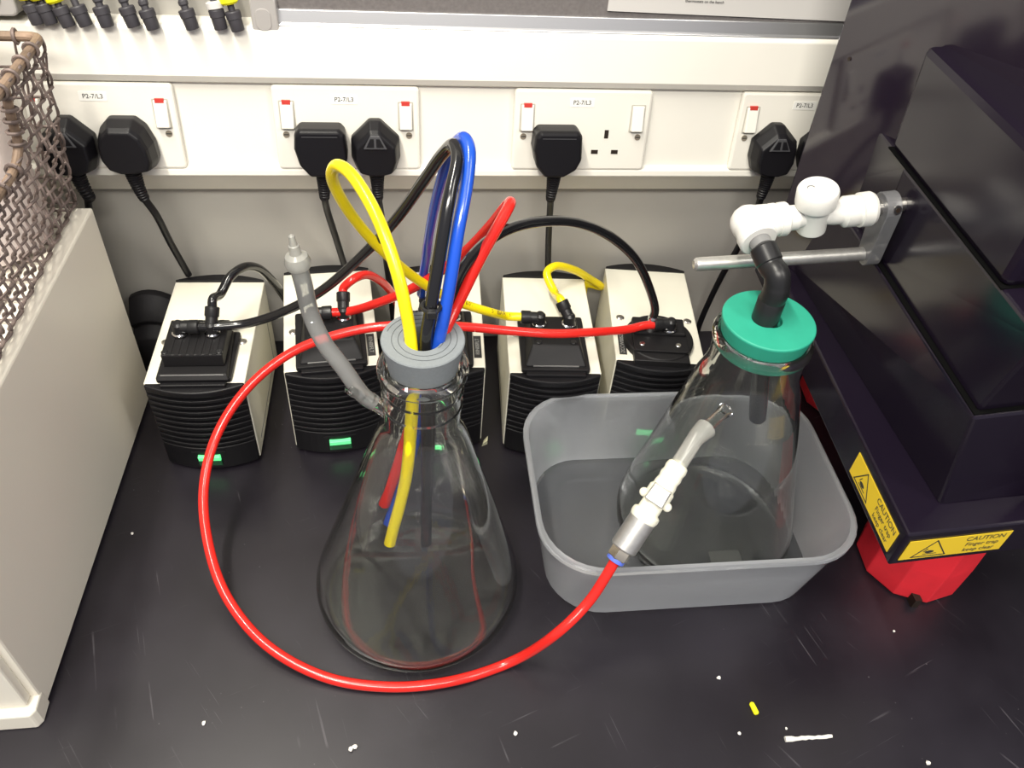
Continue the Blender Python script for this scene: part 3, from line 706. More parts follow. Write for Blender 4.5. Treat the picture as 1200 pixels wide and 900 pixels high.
MB().lathe([(.0345, -.006), (.0366, .0), (.0413, .027), (.0405, .0285), (.0116, .0285), (.0110, .024), (.0090, .022), (.0090, -.006)], (0, 0, 0), (0, 0, 1), 56).build('stopper_body', 'green_rubber', t, bevel=.0006)

# ================================================================ PLASTIC TUB
t = thing('plastic_tub', 'cloudy clear plastic food tub holding the green-stoppered flask', 'tub', (0.4031, -0.279, 0), (0, 0, -.0076))
def sq(a, b, r, z, bulge=.0): return [(x, y, z) for x, y in rrect(2 * a, 2 * b, r, 8)]
A0, B0, A1, B1 = .1420, .1000, .1565, .1112
def lerp(a, b, k): return a + (b - a) * k
rings = []
T_ = .0014
rings.append(sq(A0 - .012, B0 - .012, .045, .0003))
rings.append(sq(A0 - .003, B0 - .003, .052, .0010)); rings.append(sq(A0, B0, .055, .004))
for k in (.3, .6, .92): rings.append(sq(lerp(A0, A1, k), lerp(B0, B1, k), .057, .1 * k))
rings.append(sq(A1 - .0005, B1 - .0005, .058, .0925)); rings.append(sq(A1 + .0030, B1 + .0030, .060, .0935)); rings.append(sq(A1 + .0032, B1 + .0032, .060, .0985)); rings.append(sq(A1 + .002, B1 + .002, .060, .0998)); rings.append(sq(A1 - .0015, B1 - .0015, .058, .0998)); rings.append(sq(A1 - .0025, B1 - .0025, .057, .0985))
for k in (.92, .6, .3): rings.append(sq(lerp(A0, A1, k) - T_, lerp(B0, B1, k) - T_, .056, .1 * k))
rings.append(sq(A0 - T_, B0 - T_, .054, .0052))
walls = rings[2:]; rings = rings[:3][::-1] + [None]
MB().loft([r for r in walls], smooth=True, closed=True).build('tub_wall', 'tub', t)
rings = [sq(A0 - .0004, B0 - .0004, .0546, .0046), sq(A0 - .003, B0 - .003, .052, .0010), sq(A0 - .012, B0 - .012, .045, .0003)][::1]
rings = rings[::-1] + [sq(A0 - T_, B0 - T_, .054, .0054)]
rings.append(sq(A0 - .012, B0 - .012, .045, .0030))
rings.append(sq(A0 - .026, B0 - .026, .030, .0030)); rings.append(sq(A0 - .028, B0 - .028, .028, .0038)); rings.append(sq(A0 - .030, B0 - .030, .026, .0030))
MB().loft(rings, smooth=True).build('tub_base', 'tub_base', t)['label'] = 'clearer flat base of the tub'
st = MB().prism(rrect(.034, .022, .002, 3, .055, -.045), .0031, .0034).build('base_mark', 'grey_collar', t)

# ================================================================ TUBES
def ctrl_world(m, d, L): return [Vector(m) - Vector(d) * .010, Vector(m), Vector(m) + Vector(d) * L]
NB1 = SC  # stopper axis
# yellow, pump four to flask
m1, d1 = elbow(4, -1, (-1, .02, .02))
tube('', 'tube_yellow', ctrl_world(m1, d1, .018) + [(0.2161, -0.1120, 0.1753), (0.1829, -0.1220, 0.1971), (0.1513, -0.1380, 0.2293), (0.1226, -0.1550, 0.2685), (0.0952, -0.1750, 0.3171), (0.0772, -0.1950, 0.3644), (0.0717, -0.2120, 0.3982), (0.0774, -0.2260, 0.4159), (0.0889, -0.2460, 0.4198), (0.1056, -0.2770, 0.4071), (0.1179, -0.3020, 0.3817), (0.1243, -0.3180, 0.3576), (0.1280, -0.3270, 0.3324), (0.1289, -0.3420, 0.2982), (0.1268, -0.3500, 0.2593), (0.1215, -0.3600, 0.2086), (0.1059, -0.3740, 0.1387)], 'yellow tube looping high from the fourth pump down into the grey-stoppered flask')
yt = bpy.data.objects['air_tube']
prn = MB(); pp = spline([(0.2389, -0.1050, 0.1629), (0.2161, -0.1120, 0.1753), (0.1979, -0.1170, 0.1864), (0.1829, -0.1220, 0.1971)][::-1], 14)
body_txt = '60V 50 - 5 BAR 6'
metric = 0.0; idx = 0
def glyph_mesh(ch):
    cu = bpy.data.curves.new('glyph', 'FONT'); cu.body = ch; cu.size = .0062; cu.align_x = 'CENTER'; cu.align_y = 'CENTER'; cu.resolution_u = 2
    g = bpy.data.objects.new('glyph', cu); COL.objects.link(g); bpy.context.view_layer.update()
    me = bpy.data.meshes.new_from_object(g.evaluated_get(bpy.context.evaluated_depsgraph_get())); bpy.data.objects.remove(g); return me
acc_l = [0]
for a, b2 in zip(pp, pp[1:]): acc_l.append(acc_l[-1] + (b2 - a).length)
step = acc_l[-1] / (len(body_txt) + 1)
for ci, ch in enumerate(body_txt):
    if ch == ' ': continue
    L0 = step * (ci + 1); k = max(i for i in range(len(acc_l) - 1) if acc_l[i] <= L0)
    pos = pp[k].lerp(pp[k + 1], (L0 - acc_l[k]) / (acc_l[k + 1] - acc_l[k])); tx = (pp[k + 1] - pp[k]).normalized()
    nz = Vector((0, -.55, .83)); nz = (nz - tx * nz.dot(tx)).normalized(); ty = nz.cross(tx)
    gm = glyph_mesh(ch)
    prn.add([pos + tx * v.co.x + ty * v.co.y + nz * (math.sqrt(max(0, TR ** 2 - v.co.y ** 2)) + .0003) for v in gm.vertices], [tuple(p.vertices) for p in gm.polygons])
prn.build('printed_text', 'tube_print', yt)
m1, d1 = elbow(4, 1, (-.42, .55, .62))
tube('', 'tube_yellow', ctrl_world(m1, d1, .004) + [(0.2987, -0.0450, 0.1472), (0.2918, -0.0220, 0.1583), (0.3022, -0.0120, 0.1605), (0.3286, 0.0000, 0.1462), (0.3527, 0.0120, 0.1237), (0.3729, 0.0220, 0.1022), (.3560, .030, .100), (.3580, .034, .055), (.3585, .034, .012)], 'short yellow tube bending from the fourth pump back behind the last pump')
# blue
m1, d1 = elbow(3, -1, (.15, .35, .9))
tube('', 'tube_blue', ctrl_world(m1, d1, .012) + [(0.1430, -0.1050, 0.1957), (0.1467, -0.1300, 0.2577), (0.1521, -0.1700, 0.3372), (0.1585, -0.2050, 0.3972), (0.1651, -0.2280, 0.4344), (0.1706, -0.2440, 0.4485), (0.1732, -0.2580, 0.4468), (0.1707, -0.2750, 0.4303), (0.1638, -0.2960, 0.4050), (0.1565, -0.3160, 0.3671), (0.1494, -0.3270, 0.3309), (0.1397, -0.3280, 0.2840), (0.1287, -0.3300, 0.2162), (0.1151, -0.3330, 0.1578), (0.1039, -0.3360, 0.1162)], 'blue tube looping from the pump behind the stopper down into the flask')
m1, d1 = elbow(3, 1, (-.1, .4, .9))
# black loop, first pump to flask
m1, d1 = elbow(1, -1, (1, -.02, .02))
tube('', 'tube_black', ctrl_world(m1, d1, .02) + [(-0.0384, -0.1070, 0.1626), (0.0041, -0.1150, 0.1854), (0.0424, -0.1300, 0.2209), (0.0836, -0.1550, 0.2779), (0.1180, -0.1800, 0.3353), (0.1435, -0.2100, 0.3948), (0.1571, -0.2350, 0.4326), (0.1628, -0.2500, 0.4464), (0.1643, -0.2660, 0.4446), (0.1578, -0.2880, 0.4280), (0.1499, -0.3090, 0.3924), (0.1432, -0.3230, 0.3572), (0.1392, -0.3290, 0.3313), (0.1389, -0.3320, 0.2879), (0.1392, -0.3350, 0.2212), (0.1368, -0.3450, 0.0937)], 'long black tube looping high from the first pump down into the grey-stoppered flask')
m1, d1 = elbow(1, 1, (.1, .62, .78))
tube('', 'tube_black', ctrl_world(m1, d1, .010) + [(-0.0677, -0.0750, 0.1763), (-0.0577, -0.0580, 0.1867), (-0.0458, -0.0400, 0.1855), (-0.0353, -0.0220, 0.1708), (-0.0246, -0.0040, 0.1377), (-0.0153, 0.0120, 0.0968), (-0.0070, 0.0260, 0.0524)], 'short black tube arching from the first pump down behind the second pump')
# black, last pump to flask
m1, d1 = elbow(5, -1, (0, 0, 1), straight=True)
tube('', 'tube_black', ctrl_world(m1, d1, .012) + [(0.3867, -0.1050, 0.2022), (0.3605, -0.1180, 0.2481), (0.3244, -0.1370, 0.2887), (0.2870, -0.1600, 0.3190), (0.2539, -0.1830, 0.3373), (0.2202, -0.2100, 0.3504), (0.1934, -0.2400, 0.3569), (0.1715, -0.2750, 0.3578), (0.1582, -0.3030, 0.3504), (0.1506, -0.3160, 0.3365), (0.1465, -0.3220, 0.3231), (0.1437, -0.3280, 0.2838), (0.1415, -0.3300, 0.2154), (0.1364, -0.3380, 0.1187)], 'black tube arching wide from the round-headed pump into the grey-stoppered flask')
# red, second pump to flask
m1, d1 = elbow(2, -1, (1, -.05, .03))
tube('', 'tube_red', ctrl_world(m1, d1, .02) + [(0.0948, -0.1050, 0.1842), (0.1261, -0.1180, 0.2097), (0.1556, -0.1350, 0.2438), (0.1821, -0.1580, 0.2874), (0.2015, -0.1820, 0.3325), (0.2106, -0.1990, 0.3616), (0.2132, -0.2080, 0.3723), (0.2107, -0.2170, 0.3732), (0.1995, -0.2360, 0.3656), (0.1846, -0.2620, 0.3562), (0.1709, -0.2880, 0.3465), (0.1601, -0.3070, 0.3370), (0.1518, -0.3190, 0.3254), (0.1385, -0.3260, 0.2914), (0.1256, -0.3280, 0.2353), (0.1121, -0.3320, 0.1805), (0.1011, -0.3350, 0.1431)], 'red tube with a sharp bend at its top, from the second pump into the flask')
m1, d1 = elbow(2, 1, (.08, .72, .68))
tube('', 'tube_red', ctrl_world(m1, d1, .006) + [(0.0699, -0.0620, 0.1830), (0.0832, -0.0480, 0.1790), (0.0972, -0.0320, 0.1594), (0.1097, -0.0140, 0.1278), (0.1208, 0.0080, 0.0753), (0.1221, 0.0220, 0.0322)], 'short red tube arching from the second pump down behind the third pump')
# red, last pump right round to the connector
m1, d1 = elbow(5, 1, (-1, -.22, .03))
tube('', 'tube_red', ctrl_world(m1, d1, .012) + [(0.3696, -0.1157, 0.1500), (0.3315, -0.1302, 0.1600), (0.2815, -0.1428, 0.1700), (0.2346, -0.1485, 0.1800), (0.1724, -0.1500, 0.1900), (0.1079, -0.1479, 0.1900), (0.0608, -0.1489, 0.1820), (0.0107, -0.1564, 0.1650), (-0.0338, -0.1806, 0.1400), (-0.0641, -0.2153, 0.1100), (-0.0752, -0.2578, 0.0830), (-0.0702, -0.3028, 0.0580), (-0.0515, -0.3499, 0.0350), (-0.0135, -0.3944, 0.0180), (0.0413, -0.4264, 0.0080), (0.0992, -0.4396, 0.0055), (0.1580, -0.4386, 0.0055), (0.2152, -0.4247, 0.0075), (0.2536, -0.4280, 0.0644), (0.2807, -0.4130, 0.0869), (0.2960, -0.4020, 0.1139), (0.3030, -0.3960, 0.1270), (0.3065, -0.3930, 0.1328)], 'long red tube sweeping in a big loop around the front flask to the metal connector')

# cable tie around the black tubes above the stopper
t = thing('cable_tie', 'black cable tie round a black tube just above the grey stopper', 'cable tie', (0.1435, -0.3225, 0.3576))
MB().tube([(.0066 * math.cos(a), .0070 * math.sin(a), 0) for a in [2 * math.pi * k / 24 for k in range(25)]], .0016, 8).build('strap', 'fit_black', t)
MB().box(-.0035, .0035, -.0115, -.0065, -.003, .003).build('lock_head', 'fit_black', t, bevel=.0008)

# clear tube on the side arm of the first flask, free end up
st_pts = [F1 + ax0 + axd * .014, F1 + ax0 + axd * .024, (0.0755, -0.3150, 0.2916), (0.0626, -0.3080, 0.3116), (0.0542, -0.3000, 0.3339), (0.0520, -0.3000, 0.3606), (0.0502, -0.3000, 0.3782)]
t = thing('clear_hose', 'clear grey hose curving up from the side arm of the front flask', 'hose', tuple(F1 + ax0 + axd * .014))
MB().tube(spline(st_pts, 10), .0066, 20).build('hose', 'silicone', t, world=True)
tip = Vector((0.0502, -0.3000, 0.3782)); td = (Vector((0.0492, -0.3000, 0.3901)) - tip).normalized()
MB().lathe([(.0058, -.012), (.0062, -.002), (.0088, 0), (.0096, .004), (.0080, .009), (.0042, .011), (.0038, .018), (.0028, .0185), (.0022, .026), (.0008, .027)], tip, td, 20).build('nozzle', 'silicone_white', t, world=True)

# ================================================================ CONNECTOR ON THE SIDE ARM OF THE SECOND FLASK
S0 = Vector(ARM1); C0 = Vector((0.3568, -0.3500, 0.1971)); C1 = Vector((0.3043, -0.3950, 0.1294))
t = thing('clear_sleeve', 'short cloudy silicone sleeve on the side arm of the flask in the tub', 'sleeve', tuple(S0))
dS = (S0 - ARM0).normalized()
cd_ = (C1 - C0).normalized()
slv = spline([S0 - dS * .010, S0 + dS * .004, S0.lerp(C0, .55) + Vector((0, 0, .002)), C0 + cd_ * .003], 8)
nn = len(slv)
MB().tube(slv, .0078, 22, radii=[.0096 - .0022 * min(1, i / (nn * .4)) for i in range(nn)]).build('sleeve', 'silicone_white', t, world=True)
t = thing('quick_connector', 'ivory and steel quick connector joining the red tube to the flask in the tub', 'connector', tuple(C0))
L = (C1 - C0).length
def seg(name, material, prof, par=t, n=28): return MB().lathe(prof, C0, cd_, n).build(name, material, par, world=True)
seg('hose_barb', 'ivory', [(.0045, -.004), (.0092, .0), (.0100, .004), (.0092, .008), (.0102, .012), (.0092, .016), (.0102, .020), (.0100, .026), (.0001, .026)])
body = seg('coupling_body', 'ivory', [(.0105, .024), (.0118, .026), (.0118, .0345), (.0100, .037), (.0100, .048), (.0128, .050), (.0132, .054), (.0118, .058), (.0001, .058)])
up = (Vector(CAM_LOC) - C0); up = (up - cd_ * up.dot(cd_)).normalized(); sd = cd_.cross(up)
lt = MB(); cc = C0 + cd_ * .0305
def lp(a, b, c): return cc + cd_ * a + sd * b + up * c
lt.hexa([lp(-.0085, -.0085, .007), lp(.0085, -.0095, .007), lp(.0085, .0095, .007), lp(-.0085, .0085, .007), lp(-.0080, -.0078, .0132), lp(.0080, -.0088, .0148), lp(.0080, .0088, .0148), lp(-.0080, .0078, .0132)])
lt.build('thumb_latch', 'rod_steel', body, bevel=.0012, world=True)
for sgn in (-1, 1):
    MB().sphere(lp(.0055, sgn * .0118, .002), .0042).build('latch_ear', 'ivory', body, world=True)
seg('steel_barrel', 'rod_steel', [(.0110, .056), (.0122, .0572), (.0122, .0872), (.0112, .0885), (.0001, .0885)])
seg('hex_nut', 'brass', [(.0092, .0875), (.0098, .0885), (.0098, .0975), (.0090, .0985), (.0001, .0985)], n=6)
seg('blue_collet', 'collet_blue', [(.0072, .097), (.0084, .0985), (.0084, .1015), (.0052, .1025)])

# ================================================================ WHITE VALVE ASSEMBLY ON THE GREEN STOPPER
YV = -.212
VA = Vector((0.4183, -0.2120, 0.3529)); VB = Vector((0.5324, -0.2120, 0.3679)); VC = Vector((0.4788, -0.2120, 0.3612))
vd = (VB - VA).normalized()
base = Vector((.4365, -.2672, .2905))
t = thing('white_valve', 'white plastic valve with round cap on the green stopper, black elbow below', 'valve', tuple(base))
h = MB()
h.lathe([(.0098, -.004), (.0138, .0), (.0142, .010), (.0138, .020), (.0110, .022), (.0108, .026)], VA + vd * .012, vd, 28)
val = h.build('valve_inlet', 'white_plastic', t, world=True)
MB().lathe([(.0001, .046), (.0110, .046), (.0110, .038), (.0138, .0375), (.0148, .036), (.0148, .030), (.0134, .0295), (.0134, .027), (.0148, .0265), (.0148, .022), (.0120, .021), (.0100, .018)], VA, vd, 28).build('inlet_collar', 'white_plastic', t, world=True)
total = (VB - VA).length
k0 = (VC - VA).length
MB().lathe([(.0085, -.012), (.0098, -.020), (.0122, -.0215), (.0122, -.029), (.0108, -.0295), (.0108, -.0315), (.0128, -.032), (.0128, -.0385), (.0085, -.0395)][::-1], VC + vd * 0, -vd, 28)
ot = MB(); q = VB
ot.lathe([(.0080, -.052), (.0102, -.036), (.0104, -.030), (.0136, -.027), (.0138, -.018), (.0130, -.0175), (.0130, -.014), (.0150, -.0135), (.0152, -.004), (.0136, -.001), (.0095, 0)], q, vd, 28)
ot.build('valve_outlet', 'white_plastic', t, world=True)
upv = Vector((-.20, -.10, 1)).normalized()
br = MB(); br.lathe([(.0118, -.016), (.0130, -.0145), (.0130, .010), (.0135, .013)], VC, upv, 30); br.cyl(VC - vd * .024, VC + vd * .024, .0095)
br.build('valve_body', 'white_plastic', t, world=True)
cpv = MB(); cpv.lathe([(.0155, .012), (.0170, .0125), (.0176, .0145), (.0176, .0265), (.0165, .0285), (.0001, .0292)], VC, upv, 40)
cpo = cpv.build('valve_cap', 'white_plastic', t, world=True)
MB().tube([VC + upv * .0292 + vd * (-.006 + .003 * math.cos(a)) + Vector((0, 1, .1)) * (.002 + .0025 * math.sin(a)) for a in [math.pi * k / 8 for k in range(9)]], .0004, 6).build('arrow_mark', 'grey_collar', cpo, world=True)
# white elbow turning towards the viewer and down
EM = Vector((0.4258, -0.2340, 0.3495)); EC = VA + vd * .004
ed = (EM - EC).normalized()
eb = MB(); eb.sphere(EC, .0160, 28); eb.lathe([(.0150, 0), (.0152, .012), (.0164, .013), (.0166, .021), (.0154, .0225), (.0098, .0226)], EC, ed, 32); eb.lathe([(.0150, 0), (.0146, .016), (.0140, .0165)], EC, vd, 32)
eb.build('white_elbow', 'white_plastic', t, world=True)
e2 = EC + ed * .0225
bdir = (Vector((0.4307, -0.2620, 0.3390)) - e2).normalized()
MB().lathe([(.0094, -.002), (.0094, .008)], e2, ed, 24).build('grey_stub', 'grey_collar', t, world=True)
K = Vector((base.x + .0005, base.y, .3305))
bl = MB(); s0 = e2 + ed * .006
path = spline([s0, s0.lerp(K, .55), K + Vector((-.002, .004, .006)), K + Vector((0, 0, -.006)), base + Vector((0, 0, .02)), base + Vector((0, 0, -.001))], 8)
bl.tube(path, .009, 24, radii=[(.0108 if i < len(path) * .55 else .0112) for i in range(len(path))])
bl.lathe([(.0112, 0), (.0118, .001), (.0118, .022), (.0108, .024)], base + Vector((0, 0, -.0002)), (0, 0, 1), 28)
bl.lathe([(.0110, 0), (.0116, .001), (.0116, .015), (.0106, .016)], s0, (K - s0), 26)
bl.build('black_elbow', 'fit_black', t, world=True)
pe = Vector((0.4713, -0.2620, 0.1543)); pb_ = base + Vector((0, 0, -.0005)); pl_ = (pe - pb_).length
MB().lathe([(.0078, 0), (.0080, .03), (.0088, pl_ - .018), (.0086, pl_ - .005), (.0060, pl_ - .001), (.0001, pl_)], pb_, pe - pb_, 24).build('dip_pipe', 'tube_black', t, world=True)
# grey acrylic link plate with two holes, and the steel rod in it
t = thing('acrylic_link', 'grey clear acrylic link plate between the white valve and black instrument', 'bracket', tuple(VB + Vector((.004, 0, 0))))
RA = Vector((0.3853, -0.2050, 0.3045)); RB = Vector((0.5295, -0.2050, 0.3159))
rd = (RB - RA).normalized()
pc0 = VB + vd * .006; pc1 = Vector((0.5336, -0.2060, 0.3128)); 
n_ = vd; axp = (pc1 - pc0); axp = (axp - n_ * axp.dot(n_)); lp_ = axp.length; axp.normalize(); wv = n_.cross(axp)
outl = []
for k in range(13):
    a = math.pi * k / 12; outl.append(pc0 + wv * (.0135 * math.cos(a)) - axp * (.0135 * math.sin(a)))
for k in range(13):
    a = math.pi * k / 12; outl.append(pc0 + axp * lp_ - wv * (.0105 * math.cos(a)) + axp * (.0105 * math.sin(a)))
ac = MB(); ac.loft([outl, [p + n_ * .013 for p in outl]])
plate = ac.build('link_plate', 'acrylic', t, bevel=.0008, world=True)
sdir = Vector((.1, -1, .35)).normalized()
MB().cyl(pc0 + n_ * .0065 + sdir * .0128, pc0 + n_ * .0065 + sdir * .0142, .0040).build('set_screw', 'steel', plate, world=True)
MB().cyl(pc0 + n_ * .0065 + sdir * .0142, pc0 + n_ * .0065 + sdir * .0144, .0022).build('screw_socket', 'hole', plate, world=True)
MB().cyl(VB - vd * .004, pc0 + n_ * .026, .0062, n=24).build('steel_pipe', 'steel', t, world=True)
rod = MB(); q0 = pc0 + axp * lp_ + n_ * .010
Ld = (q0 - RA).length
rod.lathe([(.0001, 0), (.0040, .0006), (.0060, .0028), (.0063, .006), (.0063, Ld)], RA, q0 - RA, 28)
tag(rod.build('steel_rod', 'rod_steel'), 'bare steel rod sticking out of the acrylic link plate above the pump', 'rod')

# ================================================================ BLACK INSTRUMENT
t = thing('lab_instrument', 'large black stepped instrument with caution labels at the right of the bench', 'instrument', (.74, -.23, .165))
XR = 0.98
ZK0, ZK1 = .161, .205
SB = (.5440, -.0260); SF = (.5255, -.4400)
fr_dir = (1.0, .055)
def frx(p, x): return (x, p[1] + (x - p[0]) * fr_dir[1] / fr_dir[0])
sk = MB(); ring0 = [SF, frx(SF, XR), (XR, SB[1]), SB]
sk.loft([[(x, y, ZK0) for x, y in ring0], [(x, y, ZK1) for x, y in ring0]])
skirt = sk.build('skirt', 'machine', t, bevel=.0022, world=True)
def level(name, ptsb, ptst, material='machine', bevel=.003):
    mb = MB(); mb.loft([ptsb, ptst]); return mb.build(name, material, t, bevel=bevel, world=True)
def quad(F, B, z, yb, slope=.06):
    """left-front corner F, a point B behind it on the left edge; ring at height z, back edge at yb"""
    F = Vector(F); B = Vector(B); k = (yb - F.y) / (B.y - F.y); Bk = F + (B - F) * k
    return [(F.x, F.y, z), (XR - .01, F.y + (XR - .01 - F.x) * slope, z), (XR - .01, yb, z), (Bk.x, yb, z)]
b4 = quad((0.5675, -0.4113, 0.2050), (0.5606, -0.1775, 0.2050), ZK1 - .002, -.062)
t4 = quad((0.5504, -0.4062, 0.3080), (0.5584, -0.1999, 0.3080), .308, -.062, .09)
level('lower_cover', b4, t4)
F3 = Vector((0.5506, -0.3945, 0.3970)); B3 = Vector((0.5568, -0.1917, 0.3970)); d3 = (F3 - B3)
F3x = B3 + d3 * 1.12
b3 = quad((t4[0][0] + .0062, t4[0][1] + .006, 0), (t4[3][0] + .0062, t4[3][1], 0), .307, -.192, .09)
level('gap_shade_strip', [(x - .0046 * (i in (0, 3)), y - .004 * (i < 2), .3075) for i, (x, y, z) in enumerate(b3)], [(x - .0046 * (i in (0, 3)), y - .004 * (i < 2), .3088) for i, (x, y, z) in enumerate(b3)], 'gap_shade', 0)  # dark strip on the ledge paints the shadow of the gap between covers
t3 = quad(F3x, B3, .397, -.192, .09)
level('middle_cover', b3, t3)
level('rear_cover', [(.5655, -.188, .307), (.9, -.188, .307), (.9, -.075, .307), (.572, -.075, .307)], [(.563, -.190, .396), (.9, -.190, .396), (.9, -.075, .396), (.568, -.075, .396)])
FL = Vector((0.5526, -0.3083, 0.4875)); BL = Vector((0.5582, -0.1507, 0.4875))
tl = quad(FL + (FL - BL) * .35, BL, .4875, BL.y, .09)
b_l = [(x + .0012, y - .008 * (i > 1), .3965) for i, (x, y, z) in enumerate(tl)]
level('lid', b_l, tl, bevel=.0075)
level('gap_shade_strip', [(x - .0008 * (i in (0, 3)), y, .3965) for i, (x, y, z) in enumerate(b_l)], [(x - .0008 * (i in (0, 3)), y, .3978) for i, (x, y, z) in enumerate(b_l)], 'gap_shade', 0)  # same painted gap shade, where the lid meets the middle cover
ang = math.radians(17)
pp0 = Vector((.5446, -.045)); pdir = Vector((math.sin(ang), -math.cos(ang)))
p_end = pp0 + pdir * .42
pn = MB(); pr = [tuple(pp0), tuple(p_end), (XR, p_end.y), (XR, -.045)]
pr_t = [(pr[0][0] - .012, pr[0][1]), (pr[1][0] - .01, pr[1][1]), pr[2], pr[3]]
pn.loft([[(x, y, ZK1 - .001) for x, y in pr], [(x, y, .75) for x, y in pr_t]])
pan = pn.build('side_panel', 'machine_panel', t, bevel=.002, world=True)
pnn = Vector((-math.cos(ang), -math.sin(ang), -.02)); hl = Vector((pp0.x + pdir.x * .022 - .0052, pp0.y + pdir.y * .022, .437))
MB().cyl(hl - pnn * .003, hl + pnn * .0009, .0018).build('panel_hole', 'hole', pan, world=True)
# caution labels
def caution(name, org, ex, ey, w, h):
    ex = Vector(ex).normalized(); ey = Vector(ey).normalized(); n = ex.cross(ey)
    mt = Matrix((( ex.x, ey.x, n.x, org[0]), (ex.y, ey.y, n.y, org[1]), (ex.z, ey.z, n.z, org[2]), (0, 0, 0, 1)))
    loc = t.location
    mt = Matrix.Translation(-Vector(loc)) @ mt
    def put(mb, nm, material, par):
        mb.v = [tuple(mt @ Vector(v)) for v in mb.v]; return mb.build(nm, material, par)
    lab = put(MB().box(0, w, 0, h, .0, .0005), 'caution_label', 'label_yellow', t)
    tri = MB(); c0, c1 = w * .11, w * .44
    A = (c0, h * .10); B_ = (c1, h * .10); C_ = ((c0 + c1) / 2, h * .92)
    def bar(p, q, r=.0005):
        p = Vector((p[0], p[1], 0)); q = Vector((q[0], q[1], 0)); d = (q - p).normalized(); s = Vector((-d.y, d.x, 0)) * r
        p = p - d * r; q = q + d * r
        tri.hexa([p + s * -1 + Vector((0, 0, .0005)), q - s + Vector((0, 0, .0005)), q + s + Vector((0, 0, .0005)), p + s + Vector((0, 0, .0005)), p - s + Vector((0, 0, .0008)), q - s + Vector((0, 0, .0008)), q + s + Vector((0, 0, .0008)), p + s + Vector((0, 0, .0008))])
    bar(A, B_); bar(B_, C_); bar(C_, A)
    cx = (c0 + c1) / 2
    tri.prism([(cx - w * .055 + .0042 * math.cos(a) + .004, h * .33 + .0019 * math.sin(a)) for a in [2 * math.pi * k / 14 for k in range(14)]], .0005, .0008)
    bar((cx - w * .07, h * .36), (cx - w * .05, h * .50), .0004)
    bar((cx - .006, h * .22), (cx + .006, h * .22), .0003)
    put(tri, 'hand_symbol', 'ink', lab)
    text_mesh('label_text', 'CAUTION', h * .31, mt @ Matrix.Translation((w * .76, h * .80, .0006)), 'ink', lab)
    text_mesh('label_text', 'Finger trap', h * .27, mt @ Matrix.Translation((w * .76, h * .50, .0006)), 'ink', lab)
    text_mesh('label_text', 'keep clear', h * .27, mt @ Matrix.Translation((w * .76, h * .20, .0006)), 'ink', lab)
LH = .0265
ed_l = (Vector(SF) - Vector(SB)).normalized()
o1 = Vector(SB) + ed_l * .317
nl = Vector((-1, .0447)).normalized()
caution('l', (o1.x + nl.x * .0002, o1.y + nl.y * .0002, .1685), (ed_l.x, ed_l.y, 0), (0, 0, 1), .089, LH)
o2_ = Vector(SF) + Vector(fr_dir).normalized() * .006
caution('f', (o2_.x, o2_.y - .0003, .1685), (fr_dir[0], fr_dir[1], 0), (0, 0, 1), .096, LH)

def red_foot(x, y, label, notch):
    t = thing('red_foot', label, 'foot', (x, y, 0), group='red plastic feet under the black instrument')
    n = 10; mb = MB()
    def rg(r, z): return [(r * math.cos(2 * math.pi * (k + .35) / n), r * math.sin(2 * math.pi * (k + .35) / n), z) for k in range(n)]
    mb.loft([rg(.052, 0), rg(.055, .003), rg(.056, .05), rg(.054, .12), rg(.050, .1605)])
    mb.build('foot_shell', 'red_foot', t, bevel=.0015)
    if notch:
        MB().box(-.0225, -.0150, -.0572, -.046, .0, .013).build('notch', 'hole', t)
    return t
red_foot(.6615, -.3370, 'red plastic foot under the front corner of the black instrument', True)
red_foot(.6900, -.0850, 'red plastic foot at the back of the black instrument, behind the green stopper', False)

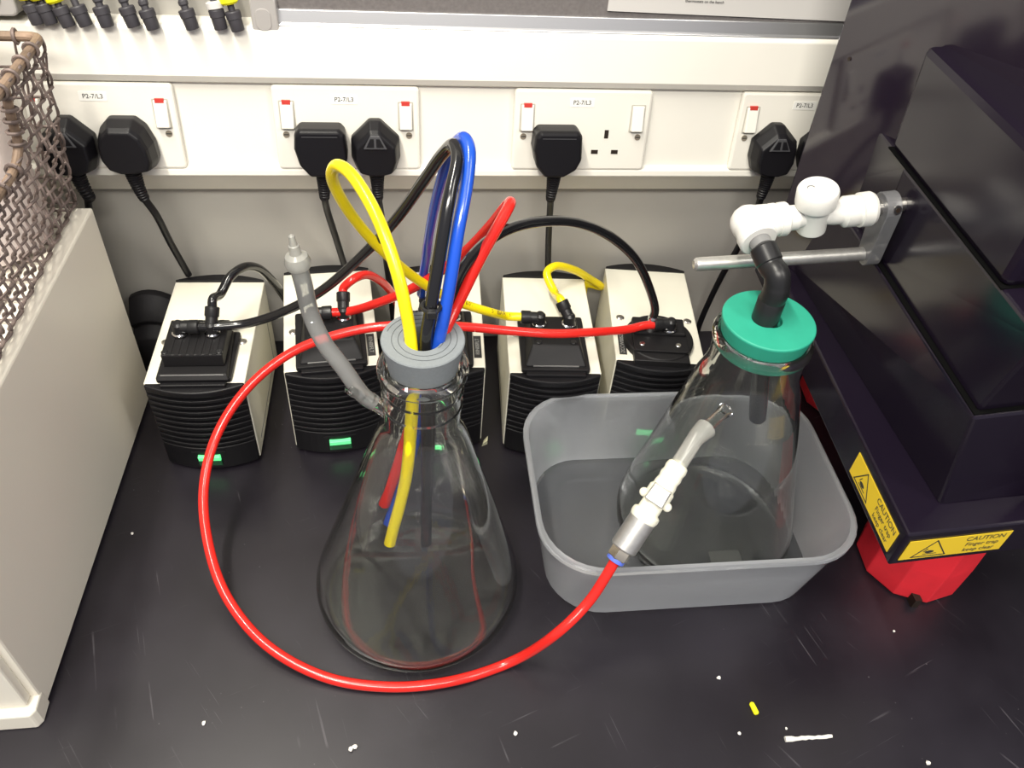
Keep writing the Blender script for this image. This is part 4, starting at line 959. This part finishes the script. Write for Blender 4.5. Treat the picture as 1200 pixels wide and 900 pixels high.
# ================================================================ DEBRIS ON THE BENCH
def crumb(p, r, label, material='crumb', name='paper_crumb', cat='crumb', grp='white crumbs on the bench'):
    mb = MB(); n = 7; rings = []
    for k in range(1, 5):
        a = math.pi * k / 5
        rings.append([(p[0] + r * math.sin(a) * math.cos(2 * math.pi * j / n) * random.uniform(.6, 1.2), p[1] + r * math.sin(a) * math.sin(2 * math.pi * j / n) * random.uniform(.6, 1.2), max(.00005, r * .7 - r * .7 * math.cos(a))) for j in range(n)])
    mb.loft(rings); return tag(mb.build(name, material), label, cat, grp)
for uv, r, lb in (((0.4120, -0.4537, 0.0000), .0022, 'white crumb on the worktop in front of the plastic tub'), ((0.4155, -0.5072, 0.0000), .0018, 'white crumb just below left of the yellow fragment'), ((0.0662, -0.4918, 0.0000), .0026, 'white crumb in front of the red loop, left half of a close pair'),
                  ((0.0699, -0.4899, 0.0000), .0022, 'white crumb in front of the red loop, right half of a close pair'), ((0.2114, -0.4899, 0.0000), .0022, 'small white crumb near the bottom middle of the worktop'), ((-0.0618, -0.4578, 0.0000), .0020, 'white crumb on the worktop right of the beige cabinet plinth'),
                  ((0.5806, -0.5482, 0.0000), .0026, 'white crumb at the bottom right edge of the worktop'), ((0.4609, -0.5063, 0.0000), .0014, 'tiny white crumb above the left end of the white stick'), ((0.6079, -0.4191, 0.0000), .0014, 'tiny white crumb in front of the red foot'), ((-0.1635, -0.2499, 0.0000), .0016, 'white crumb on the worktop beside the beige cabinet side')):
    crumb(uv, r, lb)
a, bq = Vector((0.4353, -0.4801, 0.0020)), Vector((0.4373, -0.4916, 0.0020))
mb = MB(); mb.tube([a, a.lerp(bq, .1), a.lerp(bq, .5), a.lerp(bq, .9), bq], .0028, 10, radii=[.0012, .0024, .0026, .0026, .0018])
tag(mb.build('tube_fragment', 'hi_yellow'), 'yellow plastic fragment lying on the worktop, bottom right', 'fragment')
a, bq = Vector((0.4561, -0.5160, 0.0016)), Vector((0.5009, -0.5174, 0.0016))
mb = MB(); pts = [a.lerp(bq, k / 14) + Vector((0, random.uniform(-.0004, .0004), 0)) for k in range(15)]
mb.tube(pts, .0018, 8, radii=[.0026 if k < 3 else random.uniform(.0013, .0020) for k in range(15)])
tag(mb.build('white_stick', 'crumb'), 'thin white stick with one thick end lying on the worktop', 'stick')
c = (0.2147, -0.1446, 0.0000)
mb = MB(); mb.loft([[(c[0] - .004, c[1] - .004, 0), (c[0] + .003, c[1] - .001, 0), (c[0] + .004, c[1] + .006, 0), (c[0] - .001, c[1] + .003, 0)], [(c[0] - .003, c[1] - .004, .004), (c[0] + .003, c[1] - .001, .006), (c[0] + .004, c[1] + .006, .007), (c[0] - .001, c[1] + .003, .003)]])
tag(mb.build('plastic_chip', 'pale_chip'), 'pale torn chip on the worktop between third and fourth pump', 'chip')
